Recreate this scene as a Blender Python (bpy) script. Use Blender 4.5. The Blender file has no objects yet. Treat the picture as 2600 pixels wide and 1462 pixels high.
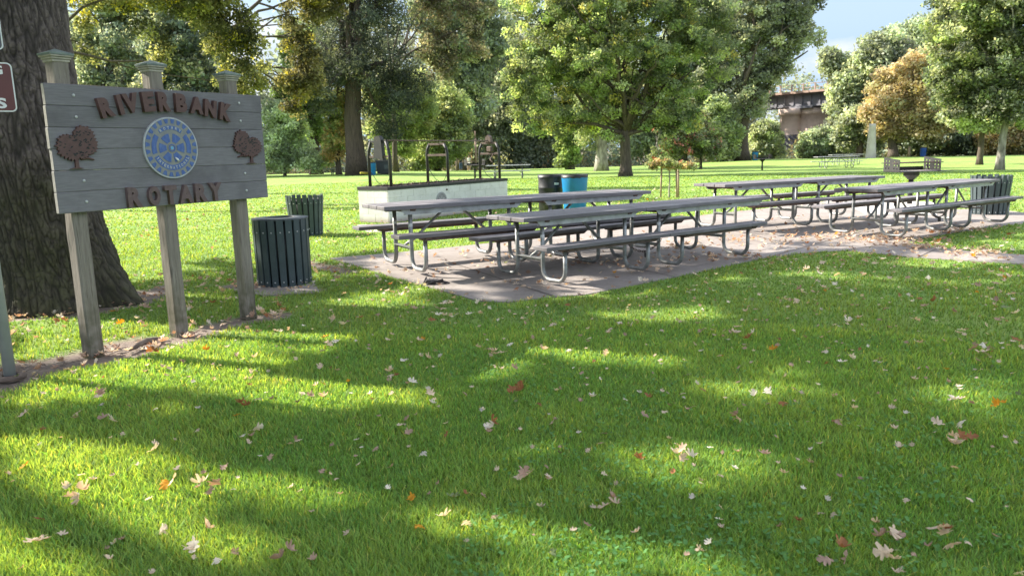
import bpy, bmesh, math, random
import numpy as np
from mathutils import Vector, Matrix, noise as mn

random.seed(7); rng = np.random.default_rng(11)
SC = bpy.context.scene; COL = SC.collection
PI = math.pi

# ------------------------------------------------------------------ survey of the place (calibrated camera)
W, HH = 2600, 1462
F, PITCH, ROLL, EYE = 1927.0, .178, -.026, 1.426
FW = np.array([0, math.cos(PITCH), -math.sin(PITCH)]); _up = np.array([0, math.sin(PITCH), math.cos(PITCH)])
RT = np.array([math.cos(ROLL), 0, 0]) + math.sin(ROLL)*_up
UP = np.array([-math.sin(ROLL), 0, 0]) + math.cos(ROLL)*_up
CAM = np.array([0, 0, EYE])
def ray(x, y): return FW + RT*(x-W/2)/F - UP*(y-HH/2)/F
KD = [0, 35, 54, 66, 75, 90, 110, 135, 160, 200, 400, 1500]
KZ = {-40: [0, 0, 0, 0, -.1, -.5, -1.4, -3.5, -4, -4, -4, -4], -9: [0, 0, 0, -.05, -.15, -.5, -1.4, -3.5, -4, -4, -4, -4],
      -2: [0, 0, -.2, -.35, -.46, -.66, -1.3, -3.5, -4, -4, -4, -4], 9: [0, 0, -.2, -.3, -.4, -.6, -1.3, -3.5, -4, -4, -4, -4],
      17: [0, 0, -.2, -.2, -.18, -.16, -.6, -3, -4, -4, -4, -4], 40: [0, 0, -.2, -.22, -.22, -.22, -.6, -3, -4, -4, -4, -4]}
KA = sorted(KZ)
def tz(x, y):
    d = np.hypot(x, y); a = np.degrees(np.arctan2(x, y)); a = np.clip(a, -40, 40)
    zs = np.array([np.interp(d, KD, KZ[k]) for k in KA])
    if np.ndim(d) == 0: return float(np.interp(a, KA, zs))
    out = np.zeros_like(d)
    for i in range(len(KA)-1):
        m = (a >= KA[i]) & (a <= KA[i+1]); t = (a-KA[i])/(KA[i+1]-KA[i])
        out = np.where(m, zs[i]*(1-t)+zs[i+1]*t, out)
    return out
def at(x, y, d):                       # point at ground distance d along the sight line of a surveyed point
    r = ray(x, y); return CAM + r*(d/math.hypot(r[0], r[1]))
def gp(x, y, z=0.0):                   # surveyed point on the level z
    r = ray(x, y); return CAM + r*((z-EYE)/r[2])
def foot(x, d):                        # ground point at distance d under column x
    p = at(x, 384-(x-1300)*.026, d); return np.array([p[0], p[1], tz(p[0], p[1])])
def pr(P):
    d = np.asarray(P, float)-CAM; f = d@FW
    return W/2+F*(d@RT)/f, HH/2-F*(d@UP)/f, f

SUN_EL, SUN_B = math.radians(34), math.radians(20)
SV = np.array([-math.cos(SUN_EL)*math.cos(SUN_B), math.cos(SUN_EL)*math.sin(SUN_B), math.sin(SUN_EL)])   # towards the sun

# ------------------------------------------------------------------ materials
def newmat(name):
    m = bpy.data.materials.new(name); m.use_nodes = True; nt = m.node_tree
    b = nt.nodes['Principled BSDF']; return m, nt, b
def N(nt, t, **k):
    n = nt.nodes.new(t)
    for a, v in k.items():
        if a in n.inputs: n.inputs[a].default_value = v
        else: setattr(n, a, v)
    return n
def mixc(nt, fac, a, b, mode='MIX'):
    n = nt.nodes.new('ShaderNodeMix'); n.data_type = 'RGBA'; n.blend_type = mode
    for i, v in ((0, fac), (6, a), (7, b)):
        if hasattr(v, 'is_output') or isinstance(v, bpy.types.NodeSocket): nt.links.new(v, n.inputs[i])
        else: n.inputs[i].default_value = v if i == 0 else (*v, 1) if len(v) == 3 else v
    return n.outputs[2]
def ramp(nt, src, a, b):
    n = N(nt, 'ShaderNodeMapRange', **{'From Min': a, 'From Max': b}); nt.links.new(src, n.inputs[0]); return n.outputs[0]
def noisetex(nt, scale, detail=4, rough=.55, coord='Object', stretch=(1, 1, 1)):
    tc = nt.nodes.new('ShaderNodeTexCoord'); mp = N(nt, 'ShaderNodeMapping'); mp.inputs['Scale'].default_value = stretch
    nt.links.new(tc.outputs[coord], mp.inputs[0]); n = N(nt, 'ShaderNodeTexNoise', Scale=scale, Detail=detail, Roughness=rough)
    nt.links.new(mp.outputs[0], n.inputs['Vector']); return n.outputs['Fac']
def bump(nt, b, h, strength, dist):
    n = N(nt, 'ShaderNodeBump', Strength=strength, Distance=dist); nt.links.new(h, n.inputs['Height']); nt.links.new(n.outputs[0], b.inputs['Normal'])
def mat(name, c1, c2=None, scale=6, rough=.7, metal=0, stretch=(1, 1, 1), lo=.35, hi=.65, bmp=.3, bd=.004, c3=None, s3=1.3, detail=5, rnd=0):
    m, nt, b = newmat(name); c2 = c2 or tuple(v*.7 for v in c1)
    f = noisetex(nt, scale, detail, .6, 'Object', stretch)
    c = mixc(nt, ramp(nt, f, lo, hi), c1, c2)
    if c3:
        g = noisetex(nt, s3, 6, .65); c = mixc(nt, ramp(nt, g, .5, .72), c, c3)
    if rnd:                                   # each object weathers a little differently
        oi = nt.nodes.new('ShaderNodeObjectInfo'); mr = N(nt, 'ShaderNodeMapRange', **{'To Min': 1-rnd, 'To Max': 1+rnd}); nt.links.new(oi.outputs['Random'], mr.inputs[0])
        for nd in nt.nodes:
            if nd.bl_idname == 'ShaderNodeMapping':
                cb = nt.nodes.new('ShaderNodeCombineXYZ'); ml_ = N(nt, 'ShaderNodeMath', operation='MULTIPLY'); ml_.inputs[1].default_value = 37.0; nt.links.new(oi.outputs['Random'], ml_.inputs[0]); nt.links.new(ml_.outputs[0], cb.inputs[0]); nt.links.new(ml_.outputs[0], cb.inputs[1]); nt.links.new(cb.outputs[0], nd.inputs['Location'])
        hs = nt.nodes.new('ShaderNodeHueSaturation'); nt.links.new(mr.outputs[0], hs.inputs['Value']); nt.links.new(c, hs.inputs['Color']); c = hs.outputs[0]
    nt.links.new(c, b.inputs['Base Color']); b.inputs['Roughness'].default_value = rough; b.inputs['Metallic'].default_value = metal
    if bmp: bump(nt, b, f, bmp, bd)
    return m
def leafmat(name, trans=.45, rough=.55, tint=(1.25, 1.25, .6), spec=.3):
    m, nt, b = newmat(name)
    a = N(nt, 'ShaderNodeAttribute', attribute_name='Col'); nt.links.new(a.outputs['Color'], b.inputs['Base Color'])
    b.inputs['Roughness'].default_value = rough; b.inputs['Specular IOR Level'].default_value = spec
    t = N(nt, 'ShaderNodeBsdfTranslucent'); nt.links.new(mixc(nt, 1.0, a.outputs['Color'], tint, 'MULTIPLY'), t.inputs['Color'])
    mx = N(nt, 'ShaderNodeMixShader'); mx.inputs[0].default_value = trans
    nt.links.new(b.outputs[0], mx.inputs[1]); nt.links.new(t.outputs[0], mx.inputs[2])
    nt.links.new(mx.outputs[0], nt.nodes['Material Output'].inputs['Surface']); return m
M = {}
M['leaf'] = leafmat('foliage', .5, .55, (1.6, 1.5, .95))
M['grass'] = leafmat('grass_blades', .5, .5, (2.1, 1.65, .45), .25)
M['dryleaf'] = leafmat('dry_leaves', .35, .7, (1.3, 1.0, .6), .2)
M['bark'] = mat('bark', (.13, .10, .075), (.05, .038, .03), 3, .9, stretch=(6, 6, .8), bmp=1, bd=.06)
M['bark_pale'] = mat('pale_bark', (.42, .38, .32), (.16, .14, .11), 2, .85, stretch=(3, 3, 1), bmp=.6, bd=.03)
M['bark_red'] = mat('fibrous_bark', (.12, .085, .07), (.045, .032, .028), 3, .9, stretch=(8, 8, .4), bmp=1, bd=.08)
M['grey_board'] = mat('weathered_board', (.205, .195, .205), (.155, .146, .155), 9, .85, stretch=(1, 1, 14), bmp=.2, bd=.002, c3=(.12, .112, .12), s3=2, rnd=.09)
M['board_edge'] = mat('pale_board_edge', (.45, .42, .37), (.30, .28, .25), 30, .85)  # sunlit look of the plank ends put into a paler colour
def woodgrain(name, c1, c2, moss=None):
    m, nt, b = newmat(name)
    f = noisetex(nt, 22, 8, .7, 'Object', (2.4, 2.4, .12)); g = noisetex(nt, 60, 6, .7, 'Object', (1.5, 1.5, .05))
    c = mixc(nt, ramp(nt, f, .3, .68), c1, c2)
    c = mixc(nt, ramp(nt, g, .55, .68), c, tuple(v*.35 for v in c2))
    if moss:
        tc = nt.nodes.new('ShaderNodeTexCoord'); sp = N(nt, 'ShaderNodeSeparateXYZ'); nt.links.new(tc.outputs['Object'], sp.inputs[0])
        h = ramp(nt, sp.outputs[2], .5, .02); n3 = noisetex(nt, 7, 5, .6)
        mm = N(nt, 'ShaderNodeMath', operation='MULTIPLY'); nt.links.new(h, mm.inputs[0]); nt.links.new(ramp(nt, n3, .35, .6), mm.inputs[1])
        c = mixc(nt, mm.outputs[0], c, moss)
    nt.links.new(c, b.inputs['Base Color']); b.inputs['Roughness'].default_value = .9; bump(nt, b, g, .8, .006); return m
M['post'] = woodgrain('weathered_post', (.30, .265, .225), (.165, .14, .115), (.055, .055, .018))
M['cap'] = mat('post_cap', (.42, .38, .32), (.30, .28, .23), 20, .8)
M['cap_top'] = mat('verdigris_cap', (.20, .24, .21), (.13, .16, .15), 25, .75)
M['letter'] = mat('brown_painted_letter', (.115, .058, .05), (.085, .042, .038), 25, .6, bmp=.3)
M['letter_faded'] = mat('faded_letter', (.155, .105, .10), (.11, .072, .07), 30, .75, bmp=.3)
M['letter_side'] = mat('dark_letter', (.07, .04, .035), None, 25, .7)
M['bolt'] = mat('zinc_bolt', (.55, .55, .54), (.40, .40, .40), 60, .5, .2)
M['enamel'] = mat('blue_enamel', (.035, .085, .30), (.10, .17, .38), 45, .5, stretch=(1, 1, .5), lo=.3, hi=.7, bmp=.2)
M['wheel'] = mat('weathered_gold', (.27, .27, .235), (.19, .20, .22), 30, .55, .1)
M['rim'] = mat('pale_rim', (.48, .49, .50), (.36, .37, .40), 30, .5)
M['cyan'] = mat('pale_cyan', (.18, .50, .70), (.12, .35, .6), 20, .4)
M['white'] = mat('white_paint', (.78, .78, .76), (.66, .66, .65), 12, .5)
M['sign_brown'] = mat('brown_sign_face', (.13, .035, .035), (.11, .03, .03), 8, .4, bmp=0)
M['sign_grey'] = mat('dark_sign_face', (.09, .09, .11), (.08, .08, .09), 8, .4, bmp=0)
M['galv'] = mat('galvanised_pipe', (.33, .335, .33), (.19, .195, .19), 14, .45, .5, stretch=(1, 1, 1), c3=(.16, .155, .14), s3=8, bmp=.15, rnd=.15)
M['pole'] = mat('painted_pole', (.42, .43, .43), (.33, .34, .34), 6, .5, .1)
M['channel'] = mat('aluminium_channel', (.46, .46, .46), (.33, .33, .33), 8, .5, .35, c3=(.25, .24, .22), s3=5, bmp=.1)
M['plank'] = mat('recycled_plank', (.175, .16, .172), (.12, .108, .112), 5, .62, stretch=(.4, 6, 1), lo=.3, hi=.7, c3=(.235, .22, .235), s3=2.5, bmp=.25, bd=.003, rnd=.16)
M['plank_edge'] = mat('plank_end', (.13, .11, .115), (.085, .07, .07), 12, .7)
M['bin_green'] = mat('dark_green_slat', (.058, .080, .086), (.042, .060, .066), 6, .5, bmp=.1)
M['bin_black'] = mat('black_liner', (.012, .013, .014), None, 6, .5)
M['lid'] = mat('grey_green_lid', (.07, .085, .09), (.05, .06, .065), 10, .5)
M['block'] = None
M['black_steel'] = mat('black_steel', (.018, .018, .019), (.032, .030, .029), 12, .6, 0, bmp=.15)
M['rust'] = mat('rusty_steel', (.17, .12, .10), (.09, .065, .055), 14, .75, .2)
M['drum_black'] = mat('scuffed_black_drum', (.018, .019, .022), (.035, .035, .038), 6, .45, .2, c3=(.14, .12, .11), s3=2.2)
M['drum_blue'] = mat('blue_plastic_drum', (.012, .20, .42), (.01, .16, .36), 4, .4, bmp=.05)
M['navy'] = mat('dark_blue_drum', (.015, .07, .30), None, 5, .5)
M['dumpster'] = mat('dark_bin_plastic', (.03, .035, .04), None, 5, .6)
M['label'] = mat('label_paper', (.7, .7, .7), None, 30, .6, bmp=0)
M['concrete_pale'] = mat('pale_concrete', (.50, .47, .42), (.40, .36, .32), 1.2, .9)
M['pier'] = mat('brick_pink_concrete', (.62, .48, .40), (.50, .37, .31), .6, .9, c3=(.40, .30, .26), s3=.3)
M['pier_dark'] = mat('dark_footing', (.10, .09, .095), (.07, .065, .07), .8, .9)
M['girder'] = mat('bridge_steel', (.17, .165, .19), (.12, .115, .13), 1, .7)
M['deck'] = mat('rusty_deck', (.34, .23, .18), (.26, .18, .14), 1, .85)
M['stake'] = mat('wooden_stake', (.42, .30, .21), (.30, .22, .16), 8, .8, stretch=(3, 3, .3))
M['skin'] = mat('skin', (.42, .26, .19), None, 5, .6, bmp=0)
M['denim'] = mat('blue_denim', (.05, .09, .20), None, 20, .9, bmp=0)
M['darktop'] = mat('dark_cloth', (.03, .03, .04), None, 20, .9, bmp=0)
M['whitetop'] = mat('white_cloth', (.62, .60, .58), None, 20, .9, bmp=0)
M['hair'] = mat('brown_hair', (.12, .08, .05), None, 30, .8, bmp=0)
M['hat'] = mat('sun_bleached_hair', (.30, .20, .12), None, 30, .8, bmp=0)
M['root'] = mat('bare_root', (.20, .15, .12), (.11, .08, .065), 14, .9, stretch=(1, 1, 1))

# ------------------------------------------------------------------ object helpers
def tag(o, label=None, cat=None, group=None, kind=None):
    if label: o['label'] = label
    if cat: o['category'] = cat
    if group: o['group'] = group
    if kind: o['kind'] = kind
    return o
def thing(name, label, cat, loc=(0, 0, 0), rz=0, group=None):
    o = bpy.data.objects.new(name, None); COL.objects.link(o); o.location = Vector([float(v) for v in loc]); o.rotation_euler = (0, 0, rz)
    o.empty_display_size = .1; return tag(o, label, cat, group)
def dup(root, loc, rz, label=None, scale=None):
    r = root.copy(); COL.objects.link(r); r.location = loc; r.rotation_euler = (0, 0, rz)
    if label: r['label'] = label
    if scale: r.scale = (scale,)*3
    for ch in list(root.children):
        c = ch.copy(); COL.objects.link(c); c.parent = r
        for g in list(ch.children):
            d = g.copy(); COL.objects.link(d); d.parent = c
    return r
def link_mesh(name, me, m, parent=None):
    if m is not None:
        for q in (m if isinstance(m, (list, tuple)) else [m]): me.materials.append(q)
    o = bpy.data.objects.new(name, me); COL.objects.link(o)
    if parent: o.parent = parent
    return o
class MB:
    def __init__(s): s.bm = bmesh.new(); s.mi = 0
    def _f(s, vs, smooth=False):
        try: f = s.bm.faces.new(vs)
        except ValueError: return None
        f.material_index = s.mi; f.smooth = smooth; return f
    def box(s, c, size, M4=None, bev=0):
        g = bmesh.ops.create_cube(s.bm, size=1, matrix=Matrix.Translation(c) @ Matrix.Diagonal((*size, 1)))
        vs = g['verts']
        fs = {f for v in vs for f in v.link_faces}
        for f in fs: f.material_index = s.mi
        if bev:
            es = list({e for v in vs for e in v.link_edges})
            r = bmesh.ops.bevel(s.bm, geom=es, offset=bev, segments=1, affect='EDGES', clamp_overlap=True)
            vs = list({v for f in r['faces'] for v in f.verts} | {v for v in vs if v.is_valid})
            for f in {f for v in vs for f in v.link_faces}: f.material_index = s.mi
        if M4: bmesh.ops.transform(s.bm, matrix=M4, verts=vs)
        return s
    def tube(s, pts, r, seg=10, caps=True, smooth=True):
        pts = [Vector([float(q) for q in p]) for p in pts]; n = len(pts)
        rs = r if isinstance(r, (list, tuple)) else [r]*n
        rings = []; ref = None
        for i, p in enumerate(pts):
            t = (pts[min(i+1, n-1)]-pts[max(i-1, 0)]).normalized()
            if ref is None: ref = t.orthogonal().normalized()
            ref = (ref - t*ref.dot(t)); ref = ref.normalized() if ref.length > 1e-6 else t.orthogonal().normalized()
            b = t.cross(ref)
            rings.append([s.bm.verts.new(p+(ref*math.cos(2*PI*k/seg)+b*math.sin(2*PI*k/seg))*rs[i]) for k in range(seg)])
        for i in range(n-1):
            for k in range(seg): s._f((rings[i][k], rings[i][(k+1) % seg], rings[i+1][(k+1) % seg], rings[i+1][k]), smooth)
        if caps: s._f(rings[0][::-1]); s._f(rings[-1])
        return s
    def lathe(s, prof, seg=32, c=(0, 0, 0), smooth=True, close=False):
        rings = [[s.bm.verts.new((c[0]+r*math.cos(2*PI*k/seg), c[1]+r*math.sin(2*PI*k/seg), c[2]+z)) for k in range(seg)] for r, z in prof]
        for i in range(len(rings)-1):
            for k in range(seg): s._f((rings[i][k], rings[i][(k+1) % seg], rings[i+1][(k+1) % seg], rings[i+1][k]), smooth)
        if close: s._f(rings[0][::-1]); s._f(rings[-1])
        return s
    def prism(s, poly, a, b, axis='y', smooth=False):        # poly in (u,v); axis y: (u, a..b, v); axis z: (u, v, a..b)
        def P(u, v, w): return (u, w, v) if axis == 'y' else (u, v, w) if axis == 'z' else (w, u, v)
        A = [s.bm.verts.new(P(u, v, a)) for u, v in poly]; B = [s.bm.verts.new(P(u, v, b)) for u, v in poly]
        s._f(A); s._f(B[::-1]); n = len(poly)
        for i in range(n): s._f((A[(i+1) % n], A[i], B[i], B[(i+1) % n]), smooth)
        return s
    def build(s, name, m, parent=None, loc=None, rz=None, fix=True):
        if fix: bmesh.ops.recalc_face_normals(s.bm, faces=s.bm.faces[:])
        me = bpy.data.meshes.new(name); s.bm.to_mesh(me); s.bm.free()
        o = link_mesh(name, me, m, parent)
        if loc is not None: o.location = loc
        if rz is not None: o.rotation_euler = (0, 0, rz)
        return o
def arrmesh(name, V, faces_per, k, cols=None, m=None, parent=None, smooth=False):
    """V (n,3) float, faces_per int index array flat, k verts per face"""
    me = bpy.data.meshes.new(name); nv = len(V); nl = len(faces_per); nf = nl//k
    me.vertices.add(nv); me.vertices.foreach_set('co', np.ascontiguousarray(V, np.float32).ravel())
    me.loops.add(nl); me.loops.foreach_set('vertex_index', np.ascontiguousarray(faces_per, np.int32))
    me.polygons.add(nf); me.polygons.foreach_set('loop_start', np.arange(0, nl, k, dtype=np.int32))
    if cols is not None:
        ca = me.color_attributes.new('Col', 'FLOAT_COLOR', 'POINT')
        c4 = np.ones((nv, 4), np.float32); c4[:, :3] = cols; ca.data.foreach_set('color', c4.ravel())
    me.update(calc_edges=True)
    if smooth: me.shade_smooth()
    return link_mesh(name, me, m, parent)
def in_poly(X, Y, poly):
    X = np.asarray(X, float); Y = np.asarray(Y, float); ins = np.zeros(X.shape, bool); n = len(poly); j = n-1
    for i in range(n):
        xi, yi = poly[i]; xj, yj = poly[j]
        if yi != yj:
            c = ((yi > Y) != (yj > Y)) & (X < (xj-xi)*(Y-yi)/(yj-yi)+xi); ins ^= c
        j = i
    return ins
def seg_dist(X, Y, pl):
    D = np.full(np.shape(X), 1e9)
    for (x0, y0), (x1, y1) in zip(pl[:-1], pl[1:]):
        dx, dy = x1-x0, y1-y0; t = np.clip(((X-x0)*dx+(Y-y0)*dy)/(dx*dx+dy*dy+1e-9), 0, 1)
        D = np.minimum(D, np.hypot(X-x0-t*dx, Y-y0-t*dy))
    return D
def vnoise(X, Y, sc, seed=0):                      # cheap smooth value noise
    x = np.asarray(X)*sc+seed*17.3; y = np.asarray(Y)*sc-seed*9.1; xi = np.floor(x); yi = np.floor(y); fx = x-xi; fy = y-yi
    fx = fx*fx*(3-2*fx); fy = fy*fy*(3-2*fy)
    def h(a, b): v = np.sin(a*127.1+b*311.7+seed*7)*43758.5453; return v-np.floor(v)
    return (h(xi, yi)*(1-fx)+h(xi+1, yi)*fx)*(1-fy)+(h(xi, yi+1)*(1-fx)+h(xi+1, yi+1)*fx)*fy

# ------------------------------------------------------------------ world, sun, camera
w = bpy.data.worlds.new('World'); SC.world = w; w.use_nodes = True; nt = w.node_tree; bg = nt.nodes['Background']
sky = N(nt, 'ShaderNodeTexSky', sky_type='NISHITA'); sky.sun_disc = False; sky.sun_elevation = SUN_EL
sky.sun_rotation = math.atan2(SV[0], SV[1]); sky.air_density = 1.2; sky.dust_density = 1.0; sky.ozone_density = 1.2
tc = nt.nodes.new('ShaderNodeTexCoord'); mp = N(nt, 'ShaderNodeMapping'); mp.inputs['Scale'].default_value = (3, 3, 7); mp.inputs['Location'].default_value = (.35, .1, .12)
nt.links.new(tc.outputs['Generated'], mp.inputs[0]); cn = N(nt, 'ShaderNodeTexNoise', Scale=1.3, Detail=7, Roughness=.55); nt.links.new(mp.outputs[0], cn.inputs['Vector'])
cf = ramp(nt, cn.outputs['Fac'], .45, .68)
sepw = N(nt, 'ShaderNodeSeparateXYZ'); nt.links.new(tc.outputs['Generated'], sepw.inputs[0])
low = ramp(nt, sepw.outputs[2], .30, .02)
mm = N(nt, 'ShaderNodeMath', operation='MAXIMUM'); nt.links.new(cf, mm.inputs[0])
ml = N(nt, 'ShaderNodeMath', operation='MULTIPLY'); nt.links.new(low, ml.inputs[0]); ml.inputs[1].default_value = .62; nt.links.new(ml.outputs[0], mm.inputs[1])
hi = ramp(nt, sepw.outputs[2], .22, .55)
cloud_fill = mixc(nt, hi, (6.0, 6.6, 7.4), (25, 26, 28))  # unseen overhead cloud brightened as added fill light
skyc = mixc(nt, mm.outputs[0], sky.outputs[0], cloud_fill)
skyc = mixc(nt, ramp(nt, sepw.outputs[2], .30, .10), skyc, mixc(nt, ramp(nt, cn.outputs['Fac'], .52, .62), (2.9, 3.9, 5.0), (4.7, 5.0, 5.3)))
nt.links.new(skyc, bg.inputs['Color']); bg.inputs['Strength'].default_value = .205
sl = bpy.data.lights.new('sun', 'SUN'); sl.energy = 14.5; sl.angle = math.radians(.53); sl.color = (1, .94, .83)
so = bpy.data.objects.new('sun', sl); COL.objects.link(so); so.rotation_euler = Vector(SV).to_track_quat('Z', 'Y').to_euler()
cd = bpy.data.cameras.new('camera'); co = bpy.data.objects.new('camera', cd); COL.objects.link(co); SC.camera = co
cd.sensor_width = 36; cd.lens = F/W*36; cd.clip_end = 4000; cd.clip_start = .05
co.matrix_world = Matrix(((RT[0], UP[0], -FW[0], 0), (RT[1], UP[1], -FW[1], 0), (RT[2], UP[2], -FW[2], EYE), (0, 0, 0, 1)))
cd.dof.use_dof = True; cd.dof.focus_distance = 6.0; cd.dof.aperture_fstop = 5.0
SC.view_settings.view_transform = 'Standard'; SC.view_settings.look = 'None'; SC.view_settings.exposure = 0
SC.cycles.max_bounces = 6; SC.cycles.transparent_max_bounces = 4; SC.cycles.diffuse_bounces = 3

# ------------------------------------------------------------------ ground plan
g2 = lambda *pts: [tuple(gp(x, y)[:2]) for x, y in pts]
PAD = g2((838, 656), (985, 700), (1120, 738), (1215, 765), (1290, 768), (1380, 757), (1490, 748), (1620, 722), (1760, 695), (1880, 668), (1960, 652), (2060, 641), (2150, 637),
         (2230, 645), (2330, 655), (2460, 663), (2600, 672), (2740, 681), (3300, 722), (3300, 690), (2740, 657), (2600, 648), (2460, 638), (2350, 627), (2316, 618), (2330, 607), (2440, 588), (2600, 567), (2740, 552),
         (2740, 545), (2600, 541), (2520, 530), (2400, 533), (2300, 512), (2230, 505), (2140, 498), (2090, 512), (1960, 528), (1800, 545), (1650, 564), (1500, 583), (1300, 612), (1090, 634), (985, 644))
SLAB = [tuple(gp(x, y)[:2]) for x, y in ((2128, 507), (2365, 514), (2380, 548), (2200, 545))]
DIRT_LINES = [(g2((-60, 985), (60, 935), (160, 920), (257, 905), (330, 880)), .29), (g2((257, 905), (400, 870), (474, 855)), .17), (g2((474, 853), (560, 825), (650, 806), (700, 800)), .16),
              (g2((335, 770), (395, 745), (430, 725)), .16), (g2((330, 775), (180, 800), (20, 806)), .13), (g2((790, 668), (880, 690)), .14), (g2((590, 725), (660, 735), (790, 735)), .13),
              (g2((940, 572), (1000, 575)), .22)]
P1 = gp(257, 903); P3 = gp(648, 807); SU = (P3-P1)/np.linalg.norm(P3-P1); SA = math.atan2(SU[1], SU[0])
OAK = np.array([-4.65, 7.8])
DX_L = [l for l, _ in DIRT_LINES]
def dirt(X, Y):
    X = np.asarray(X, float); Y = np.asarray(Y, float)
    n = vnoise(X, Y, 5, 3)*.5+vnoise(X, Y, 14, 4)*.5; v = np.zeros(X.shape)
    for l, r in DIRT_LINES: v = np.maximum(v, 1.25-seg_dist(X, Y, l)/(r*(.6+.9*n)))
    v = np.maximum(v, 1.15-(np.hypot(X-OAK[0], Y-OAK[1])-.62)/(.22*(.5+n)))
    return np.clip(v*2, 0, 1)
def on_pad(X, Y): return in_poly(X, Y, PAD) | in_poly(X, Y, SLAB)

# terrain: one sheet to the horizon
def axis(lo, hi, fine_lo, fine_hi, step, g=1.16):
    a = list(np.arange(fine_lo, fine_hi+1e-6, step)); s = step
    while a[-1] < hi: s *= g; a.append(a[-1]+s)
    s = step
    while a[0] > lo: s *= g; a.insert(0, a[0]-s)
    return np.array(a)
ax = axis(-1300, 1300, -5.5, 4.5, .05, 1.09); ay = axis(-40, 1600, 1.5, 11, .05, 1.07)
GX, GY = np.meshgrid(ax, ay); nx, ny = len(ax), len(ay)
GZ = tz(GX, GY) - .004
GZ = GZ - .012*dirt(GX, GY) + (vnoise(GX, GY, 1.1, 8)-.5)*.0 
V = np.stack([GX, GY, GZ], -1).reshape(-1, 3)
ii = np.arange(nx*ny).reshape(ny, nx); Fq = np.stack([ii[:-1, :-1], ii[:-1, 1:], ii[1:, 1:], ii[1:, :-1]], -1).reshape(-1)
cm = np.zeros((nx*ny, 3)); cm[:, 0] = dirt(GX, GY).ravel()
cm[:, 1] = np.clip((np.hypot(GX, GY).ravel()-88)/20, 0, 1)
m, nt, b = newmat('lawn_ground')
at_ = N(nt, 'ShaderNodeAttribute', attribute_name='Col'); sp = N(nt, 'ShaderNodeSeparateColor'); nt.links.new(at_.outputs['Color'], sp.inputs[0])
f1 = noisetex(nt, 60, 6, .7); f2 = noisetex(nt, .8, 6, .6); f3 = noisetex(nt, 7, 6, .65)
gc = mixc(nt, ramp(nt, f1, .3, .7), (.15, .28, .045), (.25, .37, .06)); f4 = noisetex(nt, .22, 7, .6); gc = mixc(nt, ramp(nt, f4, .42, .62), gc, (.12, .23, .04)); gc = mixc(nt, ramp(nt, f2, .35, .7), gc, (.27, .36, .07))
gc = mixc(nt, ramp(nt, f3, .55, .75), gc, (.17, .28, .055))
dc = mixc(nt, ramp(nt, f1, .35, .65), (.30, .235, .20), (.17, .125, .10)); dc = mixc(nt, ramp(nt, f3, .45, .7), dc, (.38, .31, .26))
dc2 = mixc(nt, ramp(nt, f3, .4, .7), (.10, .08, .05), (.17, .13, .08))
gc = mixc(nt, sp.outputs[0], gc, dc); gc = mixc(nt, sp.outputs[1], gc, dc2)
nt.links.new(gc, b.inputs['Base Color']); b.inputs['Roughness'].default_value = .95; bump(nt, b, f1, .8, .03)
ground = tag(arrmesh('ground', V, Fq, 4, cm, m), 'park lawn sloping gently away to the river', 'ground', None, 'structure')

# concrete
def conc(name, c1, c2, c3):
    m, nt, b = newmat(name)
    f = noisetex(nt, 1.3, 8, .65); g = noisetex(nt, 9, 6, .7); h = noisetex(nt, 220, 3, .6)
    c = mixc(nt, ramp(nt, f, .38, .62), c1, c2); c = mixc(nt, ramp(nt, g, .5, .75), c, c3)
    nt.links.new(c, b.inputs['Base Color']); b.inputs['Roughness'].default_value = .85; bump(nt, b, h, .3, .003); return m
M['concrete'] = conc('old_concrete', (.30, .262, .24), (.24, .205, .185), (.18, .15, .135))
M['concrete2'] = conc('light_concrete', (.54, .51, .48), (.46, .43, .40), (.38, .34, .31))
def sheet(name, poly, z, m, label, thick=.05):
    mb = MB(); mb.prism(poly, z-thick, z, 'z'); bmesh.ops.triangulate(mb.bm, faces=mb.bm.faces[:]); o = mb.build(name, m); o['kind'] = 'structure'; o['label'] = label; return o
sheet('picnic_pad', PAD, .006, M['concrete'], 'concrete pad and path under the picnic tables')
sheet('grill_slab', SLAB, .014, M['concrete2'], 'small pale concrete slab under the pedestal grill')
# joints cut in the pad: dark thin strips, 4 mm proud
JM = mat('joint_dark', (.06, .045, .04), None, 20, .95)
mb = MB()
for a, c in (((1720, 706), (1325, 622)), ((2000, 620), (1780, 566)), ((1960, 652), (2290, 560)), ((2150, 637), (2480, 584)), ((1415, 757), (1120, 660)), ((2330, 655), (2380, 632))):
    A = gp(*a)[:2]; B = gp(*c)[:2]; d = (B-A)/np.linalg.norm(B-A); n = np.array([-d[1], d[0]])*.006
    vs = [mb.bm.verts.new((*q, .0105)) for q in (A+n, B+n, B-n, A-n)]; mb._f(vs)
o = mb.build('pad_joints', JM, fix=False); tag(o, 'dark joints tooled across the concrete pad', 'joint', None, 'structure')
pv = g2((592, 738), (668, 752), (812, 745), (800, 722), (640, 722)); sheet('bin_footing', pv, .012, M['concrete'], 'concrete footing slab under the near litter bin')
pv = g2((905, 572), (935, 590), (1010, 590), (1010, 570)); sheet('barbecue_footing', pv, .008, M['concrete2'], 'worn concrete edge at the foot of the block barbecue')
# river far below the bank
mb = MB(); mb.prism([(-600, 125), (600, 125), (600, 190), (-600, 190)], -3.7, -3.6, 'z'); o = mb.build('river', mat('river_water', (.03, .05, .045), None, .3, .15)); o['kind'] = 'structure'
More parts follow.
